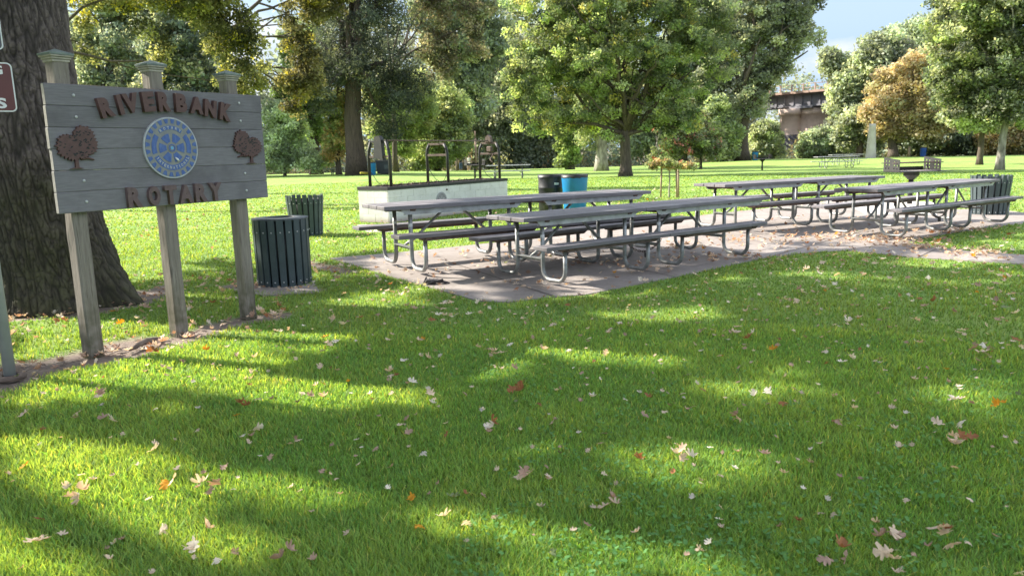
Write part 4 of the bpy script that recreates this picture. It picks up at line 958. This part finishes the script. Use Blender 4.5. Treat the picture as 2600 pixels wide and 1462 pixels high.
# ------------------------------------------------------------------ trees
def leaf_quads(P, size, rg, flat=.0, aspect=.62):
    """diamond leaves at points P (n,3), half length size (n,)"""
    n = len(P); th = rg.random(n)*2*PI; z = rg.uniform(-1, 1, n)*(1-flat); q = np.sqrt(1-z*z)
    nrm = np.stack([q*np.cos(th), q*np.sin(th), z], -1)
    r = rg.normal(size=(n, 3)); a = np.cross(nrm, r); a /= np.linalg.norm(a, axis=1)[:, None]+1e-9; b = np.cross(nrm, a)
    s = size[:, None]; V = np.stack([P+a*s, P+b*s*aspect, P-a*s, P-b*s*aspect], 1).reshape(-1, 3); return V
def make_crown(name, clumps, leafsize, per, cols, rg, parent, mtl=None, clr=.5, droop=0.0, var=.35, accent=None, aspect=.62, filt=None):
    """clumps: (n,3) centres, clr: clump radius; cols: list of colours"""
    n = len(clumps); cols = np.array(cols); 
    tone = np.clip(1+rg.normal(0, var, n), .45, 1.8); ci = rg.integers(len(cols), size=n)
    zmin, zmax = clumps[:, 2].min(), clumps[:, 2].max()
    idx = np.repeat(np.arange(n), per); N_ = len(idx)
    off = rg.normal(0, 1, (N_, 3)); off /= np.linalg.norm(off, axis=1)[:, None]; off *= (rg.random(N_)**.45)[:, None]
    off *= np.array([clr, clr, clr*.72])
    if droop: off[:, 2] -= droop*(off[:, 0]**2+off[:, 1]**2)/clr+droop*.4*rg.random(N_)
    P = clumps[idx]+off
    if filt is not None: kk = filt(P, rg); P, idx = P[kk], idx[kk]; N_ = len(idx)
    sz = leafsize*(.6+.7*rg.random(N_)); V = leaf_quads(P, sz, rg, aspect=aspect)
    c = cols[ci[idx]]; j = rg.random(N_) < .3; c = np.where(j[:, None], cols[rg.integers(len(cols), size=N_)], c)
    c = c*(tone[idx]*(.75+.5*rg.random(N_)))[:, None]
    if accent is not None:
        ac, frac, thr = accent; sel = (rg.random(n) < frac)[idx] & (rg.random(N_) < thr); c = np.where(sel[:, None], np.array(ac)*(.7+.5*rg.random(N_))[:, None], c)
    return arrmesh(name, V-np.array(parent.location)[None] if parent is not None else V, np.arange(4*N_), 4, np.repeat(c, 4, 0), mtl or M['leaf'], parent)
def blob_points(blobs, n, rg, shell=.55):
    vol = np.array([b[3]*b[4]*b[5] for b in blobs])**.75; k = rg.choice(len(blobs), n, p=vol/vol.sum()); out = np.zeros((n, 3))
    d = rg.normal(size=(n, 3)); d /= np.linalg.norm(d, axis=1)[:, None]; r = shell+(1-shell)*rg.random(n)**.7; r = np.where(rg.random(n) < .25, rg.random(n), r)
    B = np.array(blobs); out = B[k, :3]+d*B[k, 3:6]*r[:, None]; return out
def wobble(p0, p1, n, amp, rg, sag=0):
    p0, p1 = np.array(p0, float), np.array(p1, float); t = np.linspace(0, 1, n)[:, None]; pts = p0+(p1-p0)*t
    L = np.linalg.norm(p1-p0); o = np.cumsum(rg.normal(0, 1, (n, 3)), 0); o -= o[0]+(o[-1]-o[0])*t; pts += o*amp*L/n; pts[:, 2] += sag*np.sin(t[:, 0]*PI)*L; return pts
def tree(name, label, cat, px, d, blobs, cols, nclump, per, leafpx, trunk_r, fork, bark='bark', group=None, seed=0, limbs=9, lean=0.0, clpx=20, shell=.5, droop=0.0, accent=None, var=.35, dz=.7, extra=None, aspect=.62, base=None, mtl=None):
    """blobs in surveyed columns/rows (x, y, rx, ry, depth offset m) at distance d"""
    rg = np.random.default_rng(seed+100); b = foot(px, d) if base is None else np.array(base, float); root = thing(name, label, cat, b, 0, group); mpp = d/F
    W_ = []; leafpx = leafpx*.74; per = int(per*1.55); hz = min(.5, max(0, (d-35)/150))*(.35 if 'redwood' in name else 1); cols = [tuple(c_*(1-hz)+h_*hz for c_, h_ in zip(c3, (.34, .38, .34))) for c3 in cols]  # haze of distance mixed into the leaf colours
    for q in blobs:
        x, y, rx, ry = q[:4]; dd = d+(q[4] if len(q) > 4 else 0); p = at(x, y, dd); W_.append((p[0], p[1], p[2], rx*dd/F, max(rx*dd/F*dz, .3), ry*dd/F))
    C = blob_points(W_, nclump, rg, shell); g = np.array([tz(x, y) for x, y in C[:, :2]]); C = C[C[:, 2] > g+.25]
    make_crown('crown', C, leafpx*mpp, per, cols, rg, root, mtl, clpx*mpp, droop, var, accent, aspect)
    mb = MB(); Bl = -b
    cen = np.array([np.average([q[i] for q in W_], weights=[q[3]*q[5] for q in W_]) for i in range(3)])
    fk = b+np.array([lean*fork, 0, fork]); r = trunk_r
    tp = wobble(b-np.array([0, 0, .1]), fk, 7, .07, rg); rs = [r*1.55, r*1.15, r*1.02, r*.97, r*.93, r*.88, r*.82]
    mb.tube(tp+Bl, rs, 12)
    order = rg.permutation(len(C))[:limbs*8]; tg = C[order]; used = 0
    # main limbs towards spread-out targets, each with side branches
    sel = [tg[0]] if len(tg) else []
    for _ in range(limbs-1):
        if not len(tg): break
        dd_ = np.min([np.linalg.norm((tg-s)*np.array([1, 1, .6]), axis=1) for s in sel], 0); sel.append(tg[int(np.argmax(dd_))])
    for s_ in sel:
        up = max(.0, s_[2]-fk[2]); st = fk+np.array([0, 0, -.15*fork*rg.random()]); pts = wobble(st, st+(s_-st)*.86, 8, .28, rg, .06)
        r0 = r*(.38+.22*rg.random()); mb.tube(pts+Bl, [r0*(1-.85*k/7) for k in range(8)], 7)
        for _ in range(3):
            j = rg.integers(2, 7); near = C[np.argsort(np.linalg.norm(C-pts[j], axis=1)+rg.random(len(C))*np.linalg.norm(s_-fk)*.35)[:4]]; e = near[rg.integers(len(near))]
            mb.tube(wobble(pts[j], e, 5, .25, rg)+Bl, [r0*(1-.85*j/7)*.6*(1-.8*k/4)+.008 for k in range(5)], 5)
    mb.build('trunk', M[bark], root, fix=False)
    if extra: extra(root, b, rg)
    return root

G1 = [(0.221, 0.293, 0.117), (0.299, 0.37, 0.13), (0.156, 0.215, 0.104), (0.39, 0.436, 0.182)]
GY = [(0.312, 0.396, 0.12), (0.408, 0.468, 0.156), (0.216, 0.288, 0.108), (0.48, 0.468, 0.18)]
GD = [(0.15, 0.18, 0.112), (0.112, 0.135, 0.09), (0.21, 0.225, 0.135), (0.285, 0.285, 0.165)]
GB = [(0.18, 0.24, 0.195), (0.15, 0.203, 0.18), (0.24, 0.307, 0.225), (0.12, 0.165, 0.15)]
GO = [(0.243, 0.284, 0.176), (0.311, 0.344, 0.216), (0.189, 0.223, 0.149), (0.405, 0.419, 0.27)]
GP = [(0.321, 0.435, 0.227), (0.416, 0.529, 0.302), (0.246, 0.34, 0.189), (0.51, 0.605, 0.34)]
OR = [(0.517, 0.368, 0.184), (0.575, 0.414, 0.196), (0.414, 0.31, 0.172), (0.38, 0.356, 0.172), (0.632, 0.46, 0.241)]

# far wood along the river: reads as one dark mass
def woodland():
    rg = np.random.default_rng(77); C = []; T = []
    for px in np.arange(-150, 2760, 17.0):
        x = px+rg.normal(0, 9); d = 118+rg.random()*26+(45 if 1925 < x < 2125 else 0)
        base = 190 if 650 < x < 715 else 75 if x < 780 else 50 if x < 1230 else 90 if x < 1700 else 150 if x < 1930 else 375 if x < 2110 else 320
        top = base+70*math.sin(x*.013)+50*math.sin(x*.041+1)+rg.normal(0, 22)
        if 1940 < x < 2110: top = 205+rg.normal(0, 12)
        for y in np.arange(max(top, -60), 450, 15.0): p = at(x+rg.normal(0, 12), y+rg.normal(0, 8), d+rg.normal(0, 3)); C.append(p); T.append(min(1, max(0, (y-top)/160)))
    C = np.array(C); n = len(C); per = 24; idx = np.repeat(np.arange(n), per); off = rg.normal(0, .75, (len(idx), 3)); P = C[idx]+off
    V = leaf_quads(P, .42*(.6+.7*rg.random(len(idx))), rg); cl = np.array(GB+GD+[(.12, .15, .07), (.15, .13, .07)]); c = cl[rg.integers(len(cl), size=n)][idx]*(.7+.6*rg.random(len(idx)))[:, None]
    mist = np.array([.34, .38, .36]); c = c*.6+mist*.4  # far haze painted into the colour of the leaves
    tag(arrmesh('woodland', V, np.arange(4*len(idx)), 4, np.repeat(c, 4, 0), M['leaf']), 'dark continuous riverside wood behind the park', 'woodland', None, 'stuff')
woodland()
# scrub along the top of the bank
def scrub():
    rg = np.random.default_rng(78); C = []
    for px in np.arange(-150, 2760, 9.0):
        x = px+rg.normal(0, 6); d = 100+rg.random()*10 if x < 1850 else 98+rg.random()*10
        hgt = 26+16*math.sin(x*.05)+rg.normal(0, 8); y0 = 384-(x-1300)*.026+38
        for y in np.arange(y0-hgt, y0+12, 8.0): C.append(at(x+rg.normal(0, 5), y, d+rg.normal(0, 1.5)))
    C = np.array(C); n = len(C); per = 16; idx = np.repeat(np.arange(n), per); P = C[idx]+rg.normal(0, .42, (len(idx), 3))
    V = leaf_quads(P, .22*(.6+.7*rg.random(len(idx))), rg); cl = np.array(GB+GD+[(.16, .13, .08), (.12, .13, .06), (.20, .16, .11)]); c = cl[rg.integers(len(cl), size=n)][idx]*(.6+.6*rg.random(len(idx)))[:, None]
    tag(arrmesh('scrub', V, np.arange(4*len(idx)), 4, np.repeat(c, 4, 0), M['leaf']), 'low mixed scrub along the top of the river bank', 'scrub', None, 'stuff')
scrub()
BT = 'tall background trees'
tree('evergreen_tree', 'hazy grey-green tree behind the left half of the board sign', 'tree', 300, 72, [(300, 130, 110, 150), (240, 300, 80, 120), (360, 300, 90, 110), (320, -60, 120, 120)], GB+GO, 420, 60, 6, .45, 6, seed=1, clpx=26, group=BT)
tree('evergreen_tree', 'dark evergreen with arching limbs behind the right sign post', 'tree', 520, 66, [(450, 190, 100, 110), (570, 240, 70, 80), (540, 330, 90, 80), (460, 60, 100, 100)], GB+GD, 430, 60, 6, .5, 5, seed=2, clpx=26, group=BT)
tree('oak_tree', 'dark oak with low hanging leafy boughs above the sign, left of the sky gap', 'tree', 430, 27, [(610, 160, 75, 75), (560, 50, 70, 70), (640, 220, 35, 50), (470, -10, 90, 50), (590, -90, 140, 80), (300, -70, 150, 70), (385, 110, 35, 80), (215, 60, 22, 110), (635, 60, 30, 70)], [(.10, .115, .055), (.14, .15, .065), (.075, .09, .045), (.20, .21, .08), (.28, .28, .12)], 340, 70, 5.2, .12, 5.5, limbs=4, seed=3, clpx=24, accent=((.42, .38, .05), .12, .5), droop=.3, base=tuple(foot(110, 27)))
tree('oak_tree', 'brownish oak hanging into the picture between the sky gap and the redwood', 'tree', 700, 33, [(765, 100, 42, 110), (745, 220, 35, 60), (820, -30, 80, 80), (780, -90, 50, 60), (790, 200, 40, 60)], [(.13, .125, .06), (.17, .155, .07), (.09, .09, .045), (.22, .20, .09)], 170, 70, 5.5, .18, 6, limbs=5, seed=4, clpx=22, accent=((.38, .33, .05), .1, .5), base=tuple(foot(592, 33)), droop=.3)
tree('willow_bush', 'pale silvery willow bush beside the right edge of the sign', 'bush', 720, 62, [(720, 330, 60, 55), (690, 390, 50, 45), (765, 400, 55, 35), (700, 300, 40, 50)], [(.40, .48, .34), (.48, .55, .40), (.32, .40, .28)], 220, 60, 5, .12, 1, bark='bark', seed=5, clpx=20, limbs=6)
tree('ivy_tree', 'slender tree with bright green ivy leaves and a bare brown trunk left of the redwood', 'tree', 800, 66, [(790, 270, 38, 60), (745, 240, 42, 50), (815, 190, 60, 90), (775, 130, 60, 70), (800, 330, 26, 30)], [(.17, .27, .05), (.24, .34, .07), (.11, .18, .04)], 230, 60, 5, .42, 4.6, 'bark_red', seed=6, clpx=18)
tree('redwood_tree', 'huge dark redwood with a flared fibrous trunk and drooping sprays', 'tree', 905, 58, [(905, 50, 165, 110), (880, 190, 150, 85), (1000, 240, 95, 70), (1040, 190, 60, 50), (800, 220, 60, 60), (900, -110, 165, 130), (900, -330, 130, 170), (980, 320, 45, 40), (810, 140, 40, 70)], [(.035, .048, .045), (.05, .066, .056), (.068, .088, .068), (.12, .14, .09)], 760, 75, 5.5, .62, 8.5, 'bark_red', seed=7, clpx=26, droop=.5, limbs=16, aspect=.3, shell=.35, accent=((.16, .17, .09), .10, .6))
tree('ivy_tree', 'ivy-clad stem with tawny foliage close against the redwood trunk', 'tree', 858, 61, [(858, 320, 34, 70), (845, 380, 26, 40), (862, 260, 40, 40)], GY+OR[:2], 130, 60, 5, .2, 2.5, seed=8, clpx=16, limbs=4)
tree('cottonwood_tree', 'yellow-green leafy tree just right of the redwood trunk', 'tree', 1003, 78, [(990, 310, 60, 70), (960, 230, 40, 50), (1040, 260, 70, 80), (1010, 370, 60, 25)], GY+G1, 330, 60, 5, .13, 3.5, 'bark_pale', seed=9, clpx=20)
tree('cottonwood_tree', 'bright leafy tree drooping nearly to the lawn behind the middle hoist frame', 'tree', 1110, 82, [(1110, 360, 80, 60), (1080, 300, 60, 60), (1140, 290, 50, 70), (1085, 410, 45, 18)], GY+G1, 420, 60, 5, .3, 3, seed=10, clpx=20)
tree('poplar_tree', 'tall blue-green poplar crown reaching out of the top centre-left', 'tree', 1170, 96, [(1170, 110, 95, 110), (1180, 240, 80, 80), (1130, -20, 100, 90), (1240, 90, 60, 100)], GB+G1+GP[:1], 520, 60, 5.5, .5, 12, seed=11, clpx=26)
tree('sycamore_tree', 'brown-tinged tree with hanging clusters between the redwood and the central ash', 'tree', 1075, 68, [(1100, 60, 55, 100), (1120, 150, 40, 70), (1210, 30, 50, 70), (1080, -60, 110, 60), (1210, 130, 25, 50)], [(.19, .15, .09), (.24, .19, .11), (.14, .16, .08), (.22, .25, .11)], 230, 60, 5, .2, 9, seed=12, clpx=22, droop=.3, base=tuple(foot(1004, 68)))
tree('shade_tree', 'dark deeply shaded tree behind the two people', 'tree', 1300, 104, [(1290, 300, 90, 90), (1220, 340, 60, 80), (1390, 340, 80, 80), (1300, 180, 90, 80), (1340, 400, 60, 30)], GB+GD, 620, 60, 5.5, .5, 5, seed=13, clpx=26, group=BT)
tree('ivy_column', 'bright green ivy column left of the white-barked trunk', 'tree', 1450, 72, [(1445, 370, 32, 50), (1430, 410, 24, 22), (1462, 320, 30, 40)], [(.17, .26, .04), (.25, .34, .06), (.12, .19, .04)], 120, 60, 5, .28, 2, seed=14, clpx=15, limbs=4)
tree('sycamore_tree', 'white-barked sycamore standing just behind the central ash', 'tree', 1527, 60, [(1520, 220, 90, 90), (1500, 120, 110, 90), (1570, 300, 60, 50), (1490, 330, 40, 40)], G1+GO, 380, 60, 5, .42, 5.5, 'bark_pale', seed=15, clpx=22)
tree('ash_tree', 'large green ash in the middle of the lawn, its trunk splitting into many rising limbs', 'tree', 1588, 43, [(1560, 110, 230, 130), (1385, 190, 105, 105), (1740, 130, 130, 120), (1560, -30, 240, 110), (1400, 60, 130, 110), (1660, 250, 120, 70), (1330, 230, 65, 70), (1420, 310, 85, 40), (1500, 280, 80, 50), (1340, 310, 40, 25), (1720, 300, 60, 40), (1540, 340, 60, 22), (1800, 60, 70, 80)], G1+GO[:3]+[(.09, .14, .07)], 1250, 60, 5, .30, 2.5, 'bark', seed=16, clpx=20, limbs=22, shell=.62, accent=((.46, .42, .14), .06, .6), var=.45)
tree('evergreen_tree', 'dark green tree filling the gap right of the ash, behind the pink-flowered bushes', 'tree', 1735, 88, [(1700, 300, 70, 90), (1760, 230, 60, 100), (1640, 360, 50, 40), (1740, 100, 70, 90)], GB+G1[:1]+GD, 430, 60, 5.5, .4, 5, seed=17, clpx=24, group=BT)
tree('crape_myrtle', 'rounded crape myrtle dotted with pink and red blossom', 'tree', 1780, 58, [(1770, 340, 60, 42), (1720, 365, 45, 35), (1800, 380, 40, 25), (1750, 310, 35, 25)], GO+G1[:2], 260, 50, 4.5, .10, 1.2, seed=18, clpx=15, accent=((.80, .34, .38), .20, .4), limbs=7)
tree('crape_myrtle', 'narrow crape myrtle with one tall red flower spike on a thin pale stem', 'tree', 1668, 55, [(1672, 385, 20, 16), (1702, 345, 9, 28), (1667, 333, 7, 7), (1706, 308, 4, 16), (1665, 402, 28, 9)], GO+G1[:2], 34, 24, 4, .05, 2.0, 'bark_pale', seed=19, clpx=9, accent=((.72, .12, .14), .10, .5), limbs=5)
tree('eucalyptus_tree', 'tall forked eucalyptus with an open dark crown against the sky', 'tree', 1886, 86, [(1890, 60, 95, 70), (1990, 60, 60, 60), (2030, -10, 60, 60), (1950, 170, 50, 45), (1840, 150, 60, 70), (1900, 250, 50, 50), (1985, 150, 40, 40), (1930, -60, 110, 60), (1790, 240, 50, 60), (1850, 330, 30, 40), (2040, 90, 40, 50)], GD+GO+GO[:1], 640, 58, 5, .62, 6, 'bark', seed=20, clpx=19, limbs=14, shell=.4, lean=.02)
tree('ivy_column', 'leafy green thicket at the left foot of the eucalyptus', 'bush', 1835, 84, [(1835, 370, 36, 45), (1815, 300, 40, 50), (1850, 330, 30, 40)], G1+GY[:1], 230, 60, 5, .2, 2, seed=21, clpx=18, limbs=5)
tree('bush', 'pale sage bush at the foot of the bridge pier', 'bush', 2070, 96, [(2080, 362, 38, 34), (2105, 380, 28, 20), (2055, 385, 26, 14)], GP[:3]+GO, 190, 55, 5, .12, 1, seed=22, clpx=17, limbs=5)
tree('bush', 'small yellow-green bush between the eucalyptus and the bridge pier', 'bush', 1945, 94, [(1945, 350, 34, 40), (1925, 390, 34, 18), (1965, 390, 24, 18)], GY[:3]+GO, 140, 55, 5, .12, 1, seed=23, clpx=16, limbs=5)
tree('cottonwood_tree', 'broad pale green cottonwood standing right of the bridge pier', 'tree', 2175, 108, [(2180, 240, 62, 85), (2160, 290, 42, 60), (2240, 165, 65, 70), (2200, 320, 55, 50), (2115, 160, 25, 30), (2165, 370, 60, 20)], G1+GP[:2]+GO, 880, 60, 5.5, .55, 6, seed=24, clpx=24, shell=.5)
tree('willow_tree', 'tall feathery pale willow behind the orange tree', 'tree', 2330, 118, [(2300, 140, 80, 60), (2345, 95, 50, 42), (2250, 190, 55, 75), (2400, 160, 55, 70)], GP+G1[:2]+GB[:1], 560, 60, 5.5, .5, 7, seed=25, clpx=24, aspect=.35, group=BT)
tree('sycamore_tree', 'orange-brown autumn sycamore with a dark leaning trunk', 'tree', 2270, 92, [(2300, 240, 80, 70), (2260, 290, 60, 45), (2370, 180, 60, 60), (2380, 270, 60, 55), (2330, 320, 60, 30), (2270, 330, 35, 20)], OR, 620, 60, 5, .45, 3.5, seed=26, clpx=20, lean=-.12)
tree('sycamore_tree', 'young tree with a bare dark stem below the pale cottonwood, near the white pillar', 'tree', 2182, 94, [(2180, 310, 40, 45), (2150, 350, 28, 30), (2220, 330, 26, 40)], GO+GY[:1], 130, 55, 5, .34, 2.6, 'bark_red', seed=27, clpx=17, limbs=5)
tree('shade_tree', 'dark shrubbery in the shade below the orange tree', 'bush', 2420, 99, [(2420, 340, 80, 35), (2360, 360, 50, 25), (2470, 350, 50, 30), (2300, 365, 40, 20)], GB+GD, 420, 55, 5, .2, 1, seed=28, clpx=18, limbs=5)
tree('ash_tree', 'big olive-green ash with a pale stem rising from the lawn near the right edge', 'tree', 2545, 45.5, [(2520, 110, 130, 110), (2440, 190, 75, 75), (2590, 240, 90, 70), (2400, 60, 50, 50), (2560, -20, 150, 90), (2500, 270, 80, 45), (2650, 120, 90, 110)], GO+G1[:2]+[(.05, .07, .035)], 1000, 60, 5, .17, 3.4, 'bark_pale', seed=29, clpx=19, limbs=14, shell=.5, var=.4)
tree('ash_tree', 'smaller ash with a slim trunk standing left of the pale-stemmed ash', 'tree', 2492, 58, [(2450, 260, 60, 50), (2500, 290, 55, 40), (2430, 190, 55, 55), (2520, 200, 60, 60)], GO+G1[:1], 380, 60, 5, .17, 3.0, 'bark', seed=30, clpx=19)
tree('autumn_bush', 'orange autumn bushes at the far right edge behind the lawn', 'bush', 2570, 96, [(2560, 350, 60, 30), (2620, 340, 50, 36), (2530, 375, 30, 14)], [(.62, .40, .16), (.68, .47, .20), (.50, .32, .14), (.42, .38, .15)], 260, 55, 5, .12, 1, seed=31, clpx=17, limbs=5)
# young staked tree beside the drums
def stakes(root, b, rg):
    for dx, dy, s in ((-.22, .1, .02), (.20, -.12, -.03), (.32, .2, -.02)):
        mb = MB(); mb.tube([(dx, dy, -.05), (dx+s, dy, 1.0)], .028, 7); mb.build('stake', M['stake'], root)
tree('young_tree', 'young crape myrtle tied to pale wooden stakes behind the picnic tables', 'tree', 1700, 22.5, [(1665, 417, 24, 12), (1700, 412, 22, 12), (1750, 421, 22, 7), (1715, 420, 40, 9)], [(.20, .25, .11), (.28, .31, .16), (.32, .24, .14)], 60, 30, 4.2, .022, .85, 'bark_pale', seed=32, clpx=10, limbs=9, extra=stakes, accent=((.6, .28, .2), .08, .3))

# ------------------------------------------------------------------ the big foreground oak and two unseen oaks left of the picture, crowns shaped to cast the lawn's shade
def lerp_tab(z, tab): return np.interp(z, [t[0] for t in tab], [t[1] for t in tab])
def oak_trunk(root, b):
    nz, na = 400, 440; zs_ = np.concatenate([np.linspace(-.05, 3.0, 320), np.linspace(3.04, 7.6, nz-320)]); V = np.zeros((nz, na, 3)); rg = np.random.default_rng(4)
    for i, z in enumerate(zs_):
        R = lerp_tab(z, [(0, .70), (.15, .655), (.35, .61), (.7, .575), (1, .565), (2, .565), (4, .54), (7.6, .48)]); cx = -lerp_tab(z, [(0, 0), (.7, .13), (1, .17), (2, .24), (4, .30), (7.6, .3)])
        a = np.arange(na)/na*2*PI; fl = math.exp(-max(z, 0)/.32)
        rad = R+fl*(.10*np.cos(a*5+.6)+.06*np.cos(a*8+2))+.02*np.cos(a*3+z)
        V[i, :, 0] = cx+np.cos(a)*rad; V[i, :, 1] = np.sin(a)*rad; V[i, :, 2] = z
    flat = V.reshape(-1, 3); disp = np.zeros(len(flat)); cc = np.zeros((len(flat), 3))
    for k in range(len(flat)):
        x, y, z = flat[k]; i = k//na; a = (k % na)/na*2*PI
        if math.cos(a-math.atan2(-7.8, 4.65)) < -.35: cc[k] = (.08, .07, .055); continue
        ca_, sa_ = math.cos(a), math.sin(a); w1 = mn.noise(Vector((x*2.5, y*2.5, z*2)))*.5
        n1 = abs(mn.noise(Vector((ca_*8.5+w1, sa_*8.5-w1, z*2.1)))); nb = abs(mn.noise(Vector((ca_*15-w1+9, sa_*15+w1, z*4.3+5)))); nc = abs(mn.noise(Vector((ca_*11+3, sa_*11+w1*2, z*13+w1*3))))
        e = min(1, n1*5.5+.05, nb*5+.2, nc*4+.42); n2 = mn.fractal(Vector((x*14, y*14, z*7)), 1.0, 2.0, 4)
        disp[k] = .030*(e-.6)+.012*n2
        mo = max(0, min(1, (1.9-z)/1.5+.5*mn.noise(Vector((x*3, y*3, z*2.5)))))*(.35+.65*min(1, max(0, .75+n2)))
        base = np.array((.165, .132, .122))*(.28+.8*e)*(1+.5*n2); moss = np.array((.068, .072, .022))*(.25+.85*e); cc[k] = np.clip(base*(1-.8*mo)+moss*.8*mo, .004, 1)
    nr = flat.copy(); cxs = np.array([-lerp_tab(z, [(0, 0), (.7, .13), (1, .17), (2, .24), (4, .30), (7.6, .3)]) for z in flat[:, 2]]); dx = flat[:, 0]-cxs; dy = flat[:, 1]; l = np.hypot(dx, dy)
    flat[:, 0] += dx/l*disp; flat[:, 1] += dy/l*disp
    ii = np.arange(nz*na).reshape(nz, na); jj = np.roll(ii, -1, 1); Fq = np.stack([ii[:-1], jj[:-1], jj[1:], ii[1:]], -1).reshape(-1)
    m, nt, bs = newmat('furrowed_oak_bark'); a_ = N(nt, 'ShaderNodeAttribute', attribute_name='Col'); f = noisetex(nt, 45, 8, .7, 'Object', (1.4, 1.4, .5))
    nt.links.new(mixc(nt, ramp(nt, f, .3, .7), a_.outputs['Color'], mixc(nt, .5, a_.outputs['Color'], (.02, .016, .012))), bs.inputs['Base Color']); bs.inputs['Roughness'].default_value = .92; bump(nt, bs, f, .9, .012)
    return arrmesh('trunk', flat, Fq, 4, cc, m, root, smooth=True)
# sun patches wanted on the lawn; crowns and limbs are shaped to leave them clear
LIT = [g2((18, 792), (235, 792), (420, 808), (640, 822), (640, 850), (430, 862), (330, 880), (250, 900), (150, 905), (18, 935)),
       g2((430, 835), (560, 818), (900, 815), (910, 842), (720, 862), (540, 870)),
       g2((150, 955), (420, 885), (660, 890), (980, 965), (1180, 1060), (1000, 1080), (740, 1020), (500, 985), (330, 1010), (120, 1060), (-60, 1100), (-60, 1020)),
       g2((700, 975), (1100, 935), (1240, 915), (1260, 965), (1000, 1012)),
       g2((1060, 850), (1290, 838), (1480, 868), (1640, 868), (1760, 905), (1720, 955), (1560, 950), (1330, 905), (1130, 900)),
       g2((-80, 1130), (190, 1110), (430, 1160), (600, 1250), (500, 1330), (700, 1400), (620, 1500), (-80, 1500)), g2((560, 1240), (820, 1200), (980, 1290), (760, 1330)),
       g2((1000, 640), (1150, 632), (1270, 660), (1330, 700), (1240, 722), (1080, 712), (960, 690)), g2((1840, 588), (2010, 580), (2080, 590), (1900, 602)),
       g2((2300, 640), (2460, 645), (2480, 660), (2330, 655)), g2((420, 560), (620, 545), (640, 630), (420, 660)), g2((2340, 1000), (2540, 985), (2600, 1060), (2420, 1090)),
       g2((1500, 1160), (1760, 1130), (2050, 1180), (1900, 1290), (1560, 1260)), g2((1150, 1150), (1330, 1110), (1420, 1160), (1260, 1200)), g2((860, 760), (980, 735), (1090, 770), (960, 800)), g2((1500, 790), (1800, 775), (1900, 800), (1650, 822))]
def in_shade(X, Y):
    X = np.asarray(X, float); Y = np.asarray(Y, float)
    px_, py_, f_ = pr(np.stack([X, Y, np.zeros_like(X)], -1)); n = vnoise(X, Y, .9, 41)*.6+vnoise(X, Y, 2.6, 42)*.4
    lim = np.interp(px_, [0, 300, 700, 900, 1100, 1400, 1800, 2100, 2600, 3200], [740, 690, 600, 590, 560, 548, 524, 506, 520, 520])
    sh = (py_+(n-.5)*70 > lim) | (f_ < 1)
    for poly in LIT: sh &= ~(in_poly(X+(n-.5)*.5, Y+(n-.5)*.5, poly))
    hole = (vnoise(X, Y, 1.5, 43)*.6+vnoise(X, Y, 4.2, 44)*.4) > .70
    return sh & ~hole
def leaf_ok(P, rg):  # drops crown leaves whose shadow would fall on a wanted sun patch
    G = P-SV[None]*(P[:, 2]/SV[2])[:, None]; ok = np.ones(len(P), bool)
    for ox, oy in ((0, 0), (.07, 0), (-.07, 0), (0, .05), (0, -.05)): ok &= in_shade(G[:, 0]+ox, G[:, 1]+oy)
    return ok | (rg.random(len(P)) < .03)
def shade_oak(b, cen, rad, n, label, seed, trunk=True, fork=6.5):
    rg = np.random.default_rng(seed); root = thing('oak_tree', label, 'tree', (b[0], b[1], 0)); k = 0; C = []
    while len(C) < n and k < 150:
        k += 1; m_ = 4000; d = rg.normal(size=(m_, 3)); d /= np.linalg.norm(d, axis=1)[:, None]; P = np.array(cen)+d*np.array(rad)*(rg.random(m_)**.4)[:, None]
        G = P-SV[None]*(P[:, 2]/SV[2])[:, None]; x, y, f = pr(P); vis = (f > 0) & (x > -160) & (x < 2760) & (y > -110)
        ok = ~vis & (P[:, 2] > 4.3)
        ok &= in_shade(G[:, 0], G[:, 1]); C += list(P[ok])
    C = np.array(C[:n])
    make_crown('crown', C, .13, 46, [(.07, .12, .025), (.10, .15, .03), (.05, .09, .02), (.14, .15, .04)], rg, root, None, .36, filt=leaf_ok)
    if trunk is True:
        mb = MB(); mb.tube([(0, 0, -.1), (.02, 0, .5), (0, .05, 2.5), (.1, 0, fork)], [.65, .45, .4, .34], 14); mb.build('trunk', M['bark'], root)
        top = np.array([.1, 0, fork])
    else: oak_trunk(root, b); top = np.array([-.3, 0, 7.4])
    mb = MB(); bb_ = np.array([b[0], b[1], 0]); made = 0
    for j in rg.permutation(len(C)):
        e = C[j]-bb_; pts = wobble(top, e, 8, .25, rg, .05); x, y, f = pr(pts+bb_)
        if ((f > 0) & (x > -60) & (x < 2660) & (y > -60)).any(): continue
        G = (pts+bb_); G = G-SV[None]*(G[:, 2]/SV[2])[:, None]
        lit_ = np.zeros(len(G), bool)
        for poly in LIT: lit_ |= in_poly(G[:, 0], G[:, 1], poly)
        if lit_[1:].sum() > 0: continue
        mb.tube(pts, [.20*(1-.85*q/7) for q in range(8)], 7); made += 1
        if made > 6: break
    mb.build('limbs', M['bark'], root, fix=False); return root
shade_oak(OAK, (-4.6, 7.5, 10.5), (10, 9, 5.0), 1500, 'massive oak with deeply furrowed mossy trunk behind the board sign', 51, trunk='oak')
shade_oak((-13.5, 1.5), (-13.5, 2.5, 10), (9, 8.5, 5.5), 1500, 'unseen spreading oak left of the picture, crown shaped to shade the front lawn', 52)
shade_oak((-15.5, 9.0), (-15, 9.0, 11), (9, 7.5, 5.5), 1300, 'unseen tall oak left of the picture, crown shaped to shade the picnic pad', 53)
